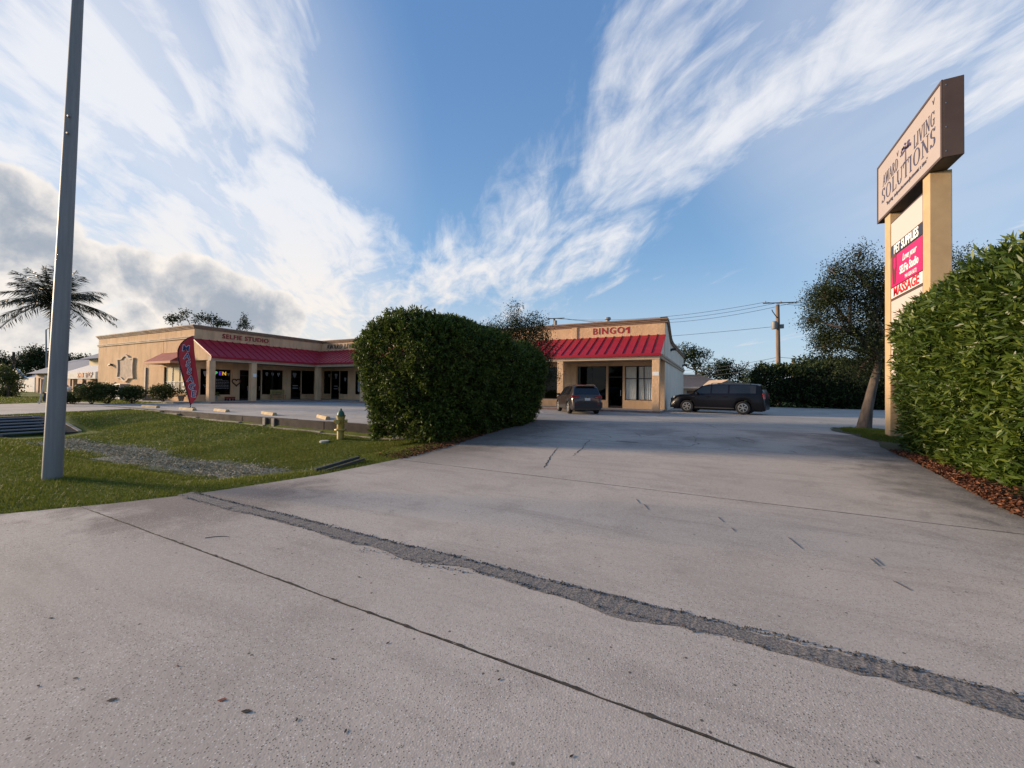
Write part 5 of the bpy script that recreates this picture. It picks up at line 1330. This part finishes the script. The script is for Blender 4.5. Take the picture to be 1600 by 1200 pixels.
def suvs():
    L_ = 4.6
    t, ox = make_car('parked_suv', 'grey brown compact SUV parked nose-in at the storefront, rear toward the driveway', L_, 1.86,
        [(0, .60), (.015, .78), (.05, .98), (.12, 1.10), (.40, 1.56), (.5, 1.64), (.8, 1.68), (1.6, 1.70), (2.4, 1.67), (2.7, 1.60), (3.42, 1.13), (3.6, 1.08), (4.2, 1.0), (4.48, .88), (4.6, .62)],
        [(0, .60), (.12, 1.06), (.6, 1.08), (2.5, 1.03), (3.4, 1.02), (4.2, .94), (4.6, .6)],
        [(0, .80), (.06, .90), (.25, .97), (.7, 1.0), (3.7, 1.0), (4.2, .95), (4.45, .86), (4.6, .68)], (.93, 3.62), .36,
        (-7.75, 24.15), (-math.sin(R(33)), math.cos(R(33))), m_brown, [(2.42, 3.05), (1.46, 2.36), (.72, 1.36)], (.15, .385), (2.76, 3.38), cladding=True, rimcol=(.8, .78, .74))
    bk = mat('bumper_dark', (.03, .032, .036), .55)
    ob('rear_bumper', MB().prism([(ox - .06, -.80, .36), (ox + .12, -.93, .40), (ox + .12, -.93, .70), (ox - .05, -.80, .72)], (0, 0, 0)).obox((ox + .0, 0, .53), (.09, 0, 0), (0, .80, 0), (0, 0, .17)), bk, t, local=True, bevel=0)
    for s in (-1, 1):
        ob('tail_light', MB().prism([(ox + .02, s*.42, .97), (ox + .03, s*.44, 1.04), (ox + .10, s*.88, 1.10), (ox + .30, s*.91, 1.06), (ox + .12, s*.89, .93), (ox + .04, s*.78, .94)], (-.035, s*.012, 0)), m_tail, t, local=True)
        ob('reflector', MB().box(ox - .095, ox - .088, s*.62 - .09, s*.62 + .09, .60, .635), m_tail, t, local=True)
        ob('roof_rail', MB().tube([(ox + .75, s*.60, 1.70), (ox + .85, s*.60, 1.745), (ox + 2.3, s*.60, 1.735), (ox + 2.45, s*.60, 1.68)], .018, 6), m_dark_metal, t, local=True)
    ob('licence_plate', MB().box(ox - .012, ox + .002, -.16, .16, .80, .95), mat('plate_white', (.6, .6, .58), .5), t, local=True)
    ob('spoiler', MB().prism([(ox + .28, -.56, 1.62), (ox + .28, .56, 1.62), (ox + .55, .60, 1.69), (ox + .55, -.60, 1.69)], (0, 0, .025)), m_brown, t, local=True)
    ob('badge', MB().obox((ox + .035, 0, 1.03), (.008, 0, 0), (0, .06, 0), (0, 0, .04)), mat('chrome', (.7, .7, .7), .15, metal=1), t, local=True)
    L_ = 5.6
    t, ox = make_car('parked_suv', 'long black full-size SUV parked side-on with its nose at the building side wall', L_, 2.05,
        [(0, .62), (.015, .95), (.04, 1.25), (.14, 1.50), (.30, 1.80), (.45, 1.87), (1.0, 1.91), (2.6, 1.92), (3.2, 1.88), (3.5, 1.80), (4.15, 1.30), (4.3, 1.24), (5.0, 1.18), (5.4, 1.08), (5.55, .92), (5.6, .6)],
        [(0, .62), (.14, 1.24), (.6, 1.25), (3.5, 1.20), (4.2, 1.17), (5.0, 1.08), (5.6, .58)],
        [(0, .88), (.08, .95), (.3, .99), (.8, 1.0), (4.9, 1.0), (5.3, .95), (5.5, .88), (5.6, .80)], (1.17, 4.45), .41,
        (.16, 29.55), (-.97, .22), m_blk, [(3.02, 3.85), (2.02, 2.94), (.50, 1.92)], (.16, .30), (3.55, 4.12), floor_=.30, rimcol=(.5, .49, .47), spokes=6)
    for s in (-1, 1):
        ob('tail_light', MB().prism([(ox + .03, s*.80, 1.0), (ox + .06, s*.84, 1.34), (ox + .16, s*.965, 1.32), (ox + .10, s*.965, .98)], (-.03, s*.012, 0)), m_tail, t, local=True)
        ob('head_light', MB().prism([(ox + L_ - .10, s*.62, .97), (ox + L_ - .13, s*.64, 1.07), (ox + L_ - .42, s*.965, 1.08), (ox + L_ - .34, s*.955, .96)], (.04, s*.02, 0)), m_clear, t, local=True)
        ob('roof_rail', MB().tube([(ox + .8, s*.66, 1.90), (ox + .9, s*.66, 1.955), (ox + 2.9, s*.66, 1.955), (ox + 3.05, s*.66, 1.90)], .018, 6), m_dark_metal, t, local=True)
        ob('running_board', MB().obox((ox + 2.8, s*1.0, .36), (1.15, 0, 0), (0, .06, 0), (0, 0, .03)), m_dark_metal, t, local=True)
        ob('fender_badge', MB().obox((ox + 4.05, s*1.022, 1.06), (.12, 0, 0), (0, .006, 0), (0, 0, .03)), MATS['chrome'], t, local=True)
    ob('grille', MB().box(ox + L_ - .012, ox + L_ + .03, -.6, .6, .62, .95), m_dark_metal, t, local=True, bevel=.01)
suvs()
# small far cars by the neighbouring store
def far_car(px, py, depth, paint, label, hd):
    p = at(px, py, depth)
    L_ = 4.5
    t, ox = make_car('parked_car', label, L_, 1.8, [(0, .6), (.05, .95), (.5, 1.12), (1.0, 1.45), (2.3, 1.5), (3.2, 1.05), (4.2, .9), (4.5, .55)], [(0, .6), (.3, .98), (3.2, .98), (4.2, .85), (4.5, .5)],
             [(0, .82), (.3, .97), (3.7, 1.0), (4.5, .75)], (.85, 3.55), .33, (p[0], p[1]), hd, paint, [(1.9, 2.7), (1.05, 1.8)], (.55, .95), (2.4, 3.1), rimcol=(.5, .5, .5))
far_car(127, 612, 58, mat('paint_silver', (.62, .62, .60), .35, metal=.2, coat=.5), 'silver white car parked under the neighbouring store canopy', (.35, -.94))
far_car(101, 612, 61, mat('paint_darkred', (.16, .02, .03), .35, coat=.5), 'dark red car parked beside the light pole at the store', (.35, -.94))
# ------------------------------------------------------------------ background buildings
m_blue_roof = mat('blue_metal_roof', (.13, .16, .22), .7, (.10, .13, .19), 2)
m_whitewall = mat('white_siding', (.60, .57, .53), .8, (.52, .5, .47), 2)
def store():
    y = 23.0; t = thing('corner_store', 'peach store with blue metal roof and a pale canopy reading STOP', 'building', (-85, 26, .1))
    def xa(px): return float(ay(px, 600, y)[0])
    z = lambda px, py, yy=y: float(ay(px, py, yy)[2])
    x0, x1 = xa(56), xa(175); m_p = mat('store_peach', (.58, .38, .26), .85, (.5, .33, .23), 1.5)
    holes = []
    for i in range(6):
        a = x0 + 1.2 + i*(x1 - x0 - 2)/6; holes.append((a, a + 1.5, .15, 2.6))
    b = MB()
    for (a, c, z0, z1) in strips(x0, x1, 0, 3.3, holes): b.box(a, c, y, y + .3, z0, z1)
    ob('wall', b, m_p, t); ob('side_wall', MB().box(x0, x0 + .3, y + .3, y + 9, 0, 3.3), m_whitewall, t)
    for h in holes:
        o = ob('window', MB().box(h[0], h[1], y + .12, y + .18, h[2], h[3]), m_bronze, t); ob('pane', MB().box(h[0] + .1, h[1] - .1, y + .10, y + .119, h[2] + .2, h[3] - .1), MATS['car_glass'], o)
    zt = z(100, 576); zm = z(120, 582, y - 2.6); zb = z(120, 590, y - 2.6)
    # canopy with sloping top over the right part
    xc0, xc1 = float(ay(98, 590, y - 2.6)[0]), float(ay(149, 590, y - 2.6)[0])
    c = MB().prism([(xc0, y - 2.6, zb - .15), (xc0, y - 2.6, zm), (xc0, y - .1, zt + .35), (xc0, y - .1, zb - .15)], (xc1 - xc0, 0, 0))
    cn = ob('canopy', c, m_whitewall, t)
    text('canopy_lettering', 'KWIK', .8, (float(ay(125.5, 590, y - 2.63)[0]), y - 2.63, (zm + zb)/2 - .05), ROT_F, mat('letter_orange', (.62, .20, .05), .6), cn, .02, .02)
    text('canopy_lettering', 'STOP', .95, (float(ay(138.5, 590, y - 2.63)[0]), y - 2.63, (zm + zb)/2 - .02), ROT_F, mat('letter_maroon', (.14, .02, .03), .6), cn, .02, .03)
    for px in (100, 117, 152): ob('canopy_post', MB().box(xa(px) - .2, xa(px) + .2, y - 2.4, y - 2.0, 0, zb - .15), m_p, t)
    rf = ob('roof', MB().prism([(x0 - .6, y - 1.0, 3.3), (x0 - .6, y + 4.5, 6.0), (x0 - .6, y + 10, 3.3)], (x1 - x0 + 1, 0, 0)), m_blue_roof, t)
    xu = xa(121); ob('upper_storey', MB().box(xu, x1, y + 1.2, y + 7, 3.6, z(130, 560, y + 1)), mat('upper_cream', (.66, .52, .30), .85), t)
    zz = z(130, 562, y + 1); ob('upper_roof', MB().prism([(xu - .8, y + .3, zz), (xu - .8, y + 4.1, zz + 1.9), (xu - .8, y + 7.9, zz)], (x1 - xu + 1, 0, 0)), m_blue_roof, t)
store()
def small_house():
    y = 24.0; xa = lambda px: float(ay(px, 600, y)[0]); z = lambda px, py: float(ay(px, py, y)[2])
    t = thing('small_house', 'little white gabled house with a reddish porch beyond the road', 'house', (xa(38), y, 0))
    x0, x1 = xa(22), xa(40); xe = xa(54); zt = z(26, 578); zw = z(30, 590)
    ob('wall', MB().box(x0, xe, y, y + 6, 0, zw), m_whitewall, t)
    ob('gable', MB().prism([(x0, y - .02, zw), (x1, y - .02, zw), ((x0*2 + x1)/3, y - .02, zt)], (0, .2, 0)), m_whitewall, t)
    ob('roof', MB().prism([(x0 - .3, y - .4, zw), (x1 + .2, y - .4, zw - .1), ((x0*2 + x1)/3, y - .4, zt + .25)], (0, .35, 0)).prism([(x1 - 1, y + .2, zw), (x1 - 1, y + 3, zt), (x1 - 1, y + 6.2, zw)], (xe - x1 + 1.6, 0, 0)), mat('house_roof', (.24, .25, .28), .8), t)
    for px in (27, 33): ob('window', MB().box(xa(px) - .5, xa(px) + .5, y - .06, y - .001, .9, 2.2), mat('red_window', (.16, .05, .05), .6), t)
    ob('fence', MB().box(x1, xe + 1, y - 3, y - 2.9, 0, 1.6), mat('fence_teal', (.10, .13, .13), .8), t)
small_house()
def rear_house(px0, px1, pye, pyt, depth, label, hip=True, tan=False):
    a, c = at(px0, pye, depth), at(px1, pye, depth); top = at((px0 + px1)/2, pyt, depth + 3)
    t = thing('house', label, 'house', ((a[0] + c[0])/2, (a[1] + c[1])/2, 0))
    d = (c - a); d[2] = 0; Lh = np.linalg.norm(d); d /= Lh; n_ = np.array([-d[1], d[0], 0]); ze = a[2]
    P = lambda u, v, z: tuple(a*np.array([1, 1, 0]) + d*u + n_*v + np.array([0, 0, z]))
    mw = mat('house_tan' if tan else 'house_grey', (.55, .42, .3) if tan else (.30, .28, .24), .85)
    ob('wall', MB().prism([P(.4, .3, 0), P(Lh - .4, .3, 0), P(Lh - .4, 7, 0), P(.4, 7, 0)], (0, 0, ze - .02)), mw, t)
    mr = mat('shingle_tan' if tan else 'shingle_brown', (.5, .38, .27) if tan else (.22, .18, .16), .9, (.40, .30, .22) if tan else (.17, .14, .125), 5)
    zt = top[2]
    if hip:
        A, B, C_, D, E_, F_ = P(0, 0, ze), P(Lh, 0, ze), P(Lh, 7.4, ze), P(0, 7.4, ze), P(Lh*.3, 3.7, zt), P(Lh*.62, 3.7, zt)
        b = MB(); n0 = 0; b.v = [A, B, C_, D, E_, F_]; b.f = [(0, 1, 5, 4), (1, 2, 5), (2, 3, 4, 5), (3, 0, 4), (3, 2, 1, 0)]
    else:
        b = MB().prism([P(0, 0, ze), P(Lh, 0, ze), P(Lh/2, 0, zt)], tuple(n_*7))
    ob('roof', b, mr, t)
    ob('fascia', MB().prism([P(-.05, -.06, ze - .22), P(Lh + .05, -.06, ze - .22), P(Lh + .05, -.06, ze), P(-.05, -.06, ze)], tuple(n_*.05)), m_whitewall if not tan else mw, t)
    for u in (.25, .6): ob('window', MB().prism([P(Lh*u, .22, ze - 1.7), P(Lh*u + 1.6, .22, ze - 1.7), P(Lh*u + 1.6, .22, ze - .5), P(Lh*u, .22, ze - .5)], tuple(n_*.07)), m_bronze, t)
rear_house(1050, 1152, 604, 585, 52, 'low grey house with brown hip roof behind the black SUV')
rear_house(1112, 1166, 605, 594, 49, 'tan gabled shed roof peeking above the black SUV', hip=False, tan=True)
# ------------------------------------------------------------------ background planting
zt3 = lambda x, y: 4.0 + .35*np.sin(x*.7) + .25*np.sin(x*1.9 + y)
h3 = hedge('hedge_row', 'long dark hedge row closing the far side of the parking lot', rbox_shell(3.6, 34, 44.6, 48.2, .1, zt3, 1.0, .25, .1, 5), 9000, .30, .13, L_FAR, (18, 46, 0), per=6)
core_box(h3, 3.9, 33.6, 44.9, 48, .1, zt3, .5)
def far_tree(name, label, px, pyb, depth, lobes, n, ll, lm=L_FAR, r0=.25, group='background trees', shell=.35, spread=.35):
    b = at(px, pyb, depth); b[2] = .1; top = at(px, (pyb + min(l[1] for l in lobes))/2, depth)
    sc = depth/620.
    lo = [L(l[0], l[1], depth + random.uniform(-1, 1), l[2]*sc, l[2]*sc, l[3]*sc) for l in lobes]
    tree(name, label, [b, (b + top)/2 + np.array([.1, 0, 0]), top], r0, lo, n, ll, ll*.45, lm, m_bark_d, group, per=8, spread=spread, shell=shell)
far_tree('pine_tree', 'tall open pine rising behind the right side wall', 1087, 605, 56, [(1070, 548, 16, 10), (1085, 558, 18, 11), (1100, 552, 9, 6), (1092, 572, 8, 6), (1062, 560, 14, 12)], 2600, .34)
far_tree('oak_tree', 'broad dark oak behind the tan shed roof', 1135, 612, 58, [(1125, 578, 24, 14), (1145, 585, 24, 14), (1105, 585, 16, 12), (1165, 592, 14, 12)], 4200, .34)
far_tree('oak_tree', 'round green tree between the shed roof and the utility pole', 1192, 628, 47, [(1190, 592, 20, 14), (1205, 585, 16, 10), (1178, 602, 14, 14), (1180, 618, 14, 14)], 3200, .28)
far_tree('palm_tree', 'small bushy palm head above the hedge row', 1268, 625, 44, [(1268, 572, 18, 10), (1255, 580, 12, 8), (1285, 580, 14, 8)], 2000, .45)
far_tree('oak_tree', 'dense tree behind the hedge row beside the leaning oak', 1330, 625, 46, [(1310, 585, 22, 14), (1345, 580, 24, 18), (1385, 575, 24, 20)], 3600, .30)
far_tree('pine_tree', 'leafy branch tip showing above the end wall of the strip', 282, 600, 75, [(275, 497, 11, 4), (288, 490, 6, 4), (268, 500, 5, 3)], 700, .40, spread=.3)
far_tree('pine_tree', 'flat-topped pine showing above the SELFIE STUDIO parapet', 330, 600, 78, [(324, 497, 14, 5), (340, 505, 12, 4), (352, 506, 6, 3), (308, 503, 5, 2)], 1100, .42, spread=.3)
far_tree('conifer_tree', 'little pointed conifer tip above the SELFIE STUDIO parapet', 382, 600, 75, [(382, 510, 8, 4), (382, 502, 5, 4), (382, 495, 2.2, 4)], 700, .34, spread=.25)
for i, (px, py, rx, ry, d) in enumerate([(8, 568, 26, 22, 95), (45, 560, 24, 20, 98), (62, 552, 18, 12, 96), (120, 562, 22, 12, 96), (-30, 565, 30, 22, 92), (30, 580, 30, 16, 94), (95, 565, 18, 14, 99)]):
    far_tree('oak_tree', ['spreading dark oak behind the little white house', 'dark oak crown just beside the utility post on the verge', 'highest oak crown of the wood next to the palm trunk', 'dark oak crown directly above the blue store roof', 'dark oak at the edge of the wood away from the store', 'low dark oak filling the wood behind the gable', 'dark oak between the light pole and the store roof'][i],
             px, 612, d, [(px, py, rx*.8, ry*.7), (px - rx*.6, py + 6, rx*.6, ry*.6), (px + rx*.6, py + 5, rx*.6, ry*.6), (px, py + 16, rx*.9, ry*.7)], 2600, .55, spread=.5)
p = gz(12, 624, .2)
far_tree('tall_shrub', 'tall leafy bush beside the dark utility post on the verge', 12, 622, 42, [(10, 585, 15, 14), (14, 605, 13, 13), (8, 615, 13, 10), (20, 598, 10, 12)], 2600, .26, L_SHRUB, .1, None, spread=.22)
# ------------------------------------------------------------------ poles, wires, easel sign
def utility_pole():
    p = at(1217, 640, 46); p[2] = .1; top = at(1215, 476, 46)
    t = thing('utility_pole', 'weathered wooden utility pole with transformer rising behind the hedge row', 'utility pole', p)
    n = 10; ob('pole', MB().tube([p + (top - p)*i/n for i in range(n+1)], [.26 - .07*i/n for i in range(n+1)], 12), m_wood, t, smooth=True)
    a = at(1192, 474, 46); c = at(1248, 472, 46); ob('crossarm', MB().tube([a, c], .06, 6), m_wood, t)
    ob('transformer', MB().lathe([(.28, -.45), (.3, -.4), (.3, .35), (.2, .45)], tuple(at(1210, 508, 45.7)), 14), m_galv, t, smooth=True)
    ob('service_box', MB().box(*[q for pr_ in zip(at(1221, 510, 46) - .22, at(1221, 510, 46) + .22) for q in pr_]), m_galv, t)
    ob('bracket', MB().tube([at(1217, 500, 46), at(1208, 488, 45.6), at(1206, 484, 45.5)], .05, 6), m_dark_metal, t)
    for px in (1196, 1220, 1244): q = at(px, 473, 46); ob('insulator', MB().lathe([(.05, 0), (.07, .12), (.03, .22)], tuple(q), 8), mat('ceramic', (.3, .25, .2), .4), t)
    p2 = at(1240, 640, 48); p2[2] = .1; t2 = thing('pole_stub', 'short wooden pole stub beside the tall utility pole', 'pole', p2)
    ob('pole', MB().tube([p2, at(1240, 561, 48)], [.24, .2], 10), m_wood, t2, smooth=True); ob('cap', MB().tube([at(1240, 561, 48), at(1240, 559.5, 48)], [.22, .16], 10), m_dark_metal, t2)
    q = at(866, 640, 62); q[2] = .1; t3 = thing('utility_pole', 'distant utility pole with crossarm just above the BINGO parapet', 'utility pole', q)
    ob('pole', MB().tube([q, at(866, 498, 62)], [.2, .16], 8), m_wood, t3); ob('crossarm', MB().tube([at(855, 498, 62), at(882, 497, 62)], .07, 6), m_wood, t3); ob('transformer', MB().lathe([(.25, -.5), (.25, .3)], tuple(at(868, 504, 61.8)), 10), m_galv, t3)
    q = at(22, 624, 44); q[2] = .1; t4 = thing('utility_post', 'dark thin post with a pale base on the grass verge', 'post', q)
    ob('post', MB().tube([q, at(21.5, 550, 44)], [.13, .11], 8), m_bark_d, t4); ob('pale_base', MB().tube([q, q + np.array([0, 0, 1.3])], [.15, .14], 8), m_conc_light, t4)
    q = at(73, 612, 70); q[2] = .1; t5 = thing('street_light', 'slim far street light behind the palm', 'street light', q)
    ob('pole', MB().tube([q, at(72, 515, 70)], [.16, .09], 8), m_galv, t5); ob('arm', MB().tube([at(72, 515, 70), at(78, 512, 70)], .06, 6), m_galv, t5)
utility_pole()
def wire(a, c, sag, label, r_=.022):
    a, c = np.array(a, float), np.array(c, float); pts = [a + (c - a)*s - np.array([0, 0, sag*4*s*(1 - s)]) for s in np.linspace(0, 1, 25)]
    ob('power_line', MB().tube(pts, r_, 5), m_dark_metal, label=label, cat='wire', group='overhead power lines')
for i, (px, dz) in enumerate(((1196, 0), (1220, .1), (1244, .2))):
    wire(at(px, 472, 46), at(857 + i*11, 497, 62), 1.0 + .3*i, 'thin overhead power line running from the tall utility pole past the BINGO parapet')
    wire(at(px, 472, 46), at(1500 + 20*i, 466, 44), .8, 'thin overhead power line running behind the leaning oak')
wire(at(1213, 510, 46), at(700, 540, 66), .6, 'lone middle telephone wire leaving the transformer')
for py in (558, 563, 570): wire(at(1216, py, 46), at(1010, py + 22, 60), .5, 'low telephone wire below the transformer toward the pine'); 
for py in (558, 570): wire(at(1216, py, 46), at(1480, py + 3, 45), .4, 'low telephone wire passing behind the leaning oak')
def easel():
    p = gz(68, 634, .2)
    t = thing('a_frame_sign', 'yellowish leaning easel sign on white legs beside the light pole', 'sign', (p[0], p[1], .18))
    mw = mat('easel_white', (.6, .55, .48), .7); dep = float(np.dot(p - CAM, M3 @ np.array([0, 0, -1.0])))
    q = lambda px, py, o=0: at(px, py, dep + o)
    ob('board', MB().prism([q(65, 612), q(74, 612), q(76, 588), q(71, 587)], (.05, .12, 0)), mat('board_yellow', (.66, .46, .14), .7, (.6, .5, .3), 4), t)
    for (a, c) in (((61, 631), (71.5, 587)), ((73, 632), (76, 587))): ob('leg', MB().tube([q(*a), q(*c)], .045, 6), mw, t)
    ob('leg', MB().tube([q(76, 626, 1.2), q(75, 590, .2)], .045, 6), mw, t)
    ob('base_panel', MB().prism([q(66, 626), q(72, 627), q(73, 614), q(69, 614)], (.04, .1, 0)), mat('board_dark', (.03, .035, .05), .7), t)
easel()
# ------------------------------------------------------------------ litter on the concrete
m_twig = mat('twig', (.07, .055, .042), .9); m_dleaf = mat('dry_leaf', (.035, .028, .024), .85); m_rleaf = mat('red_leaf', (.22, .06, .035), .8)
def on(px, py):
    p = gz(px, py, .0)
    for _ in range(3): p = gz(px, py, float(zdrive(p[1])) if p[1] > 3.3 else 0.)
    return p
def twig(px, py, qx, qy, bend=.0, r_=.0032):
    a, c = on(px, py), on(qx, qy); m_ = (a + c)/2 + np.array([-(c - a)[1], (c - a)[0], 0])*bend; o3 = np.array([0, 0, r_*.9])
    ob('twig', MB().tube([a + o3, (a + m_)/2 + o3 + (m_ - (a + c)/2)*.3, m_ + o3, (m_ + c)/2 + o3 + (m_ - (a + c)/2)*.3, c + o3], [r_, r_, r_, r_*.8, r_*.5], 6), m_twig, label='small dry twig lying on the concrete driveway', cat='twig', group='twigs on the driveway')
for a in [(320, 841, 358, 839, .12), (994, 780, 1000, 787, 0), (1006, 788, 1014, 797, 0), (1122, 808, 1131, 816, 0), (1143, 825, 1149, 831, 0), (1232, 840, 1254, 858, 0), (1360, 873, 1374, 885, 0), (1366, 872, 1380, 884, 0), (1396, 908, 1424, 923, 0), (963, 689, 998, 692, .05), (1150, 683, 1180, 690, .1)]: twig(*a)
def leaf(px, py, s, ang, m_, label):
    p = on(px, py); b = MB(); c, sn = math.cos(ang), math.sin(ang)
    pr = [(-1, 0, .05), (-.3, .36, .25), (.4, .30, .2), (1, 0, .1), (.4, -.32, .25), (-.3, -.36, .15)]
    for (u, v, z) in pr: b.v.append((p[0] + s*(u*c - v*sn), p[1] + s*(u*sn + v*c), p[2] + .002 + s*z*.22))
    b.v.append((p[0], p[1], p[2] + .002)); b.f = [(i, (i+1) % 6, 6) for i in range(6)]
    me = b.mesh('fallen_leaf'); o = ob('fallen_leaf', me, m_, label=label, cat='leaf', group='leaves on the driveway')
    md = o.modifiers.new('t', 'SOLIDIFY'); md.thickness = .0015
for (px, py, s, an) in [(385, 1112, .028, .5), (175, 1094, .024, .9), (606, 1005, .014, 1.3), (520, 1030, .012, .4), (561, 902, .016, .2), (780, 1062, .013, 1.2), (540, 1143, .014, 2), (434, 858, .012, 1), (1085, 836, .014, .3), (1322, 847, .012, .2), (80, 966, .016, .6), (118, 1060, .012, .8), (60, 1072, .012, .3), (893, 1182, .013, 1), (464, 1125, .012, 2.2), (710, 898, .012, .1)]:
    leaf(px, py, s, an, m_dleaf, 'small dark fallen leaf lying on the concrete')
for (px, py, s, an) in [(347, 1094, .022, .8), (1067, 978, .018, .2), (278, 1041, .012, .3)]: leaf(px, py, s, an, m_rleaf, 'small reddish fallen leaf lying on the concrete')
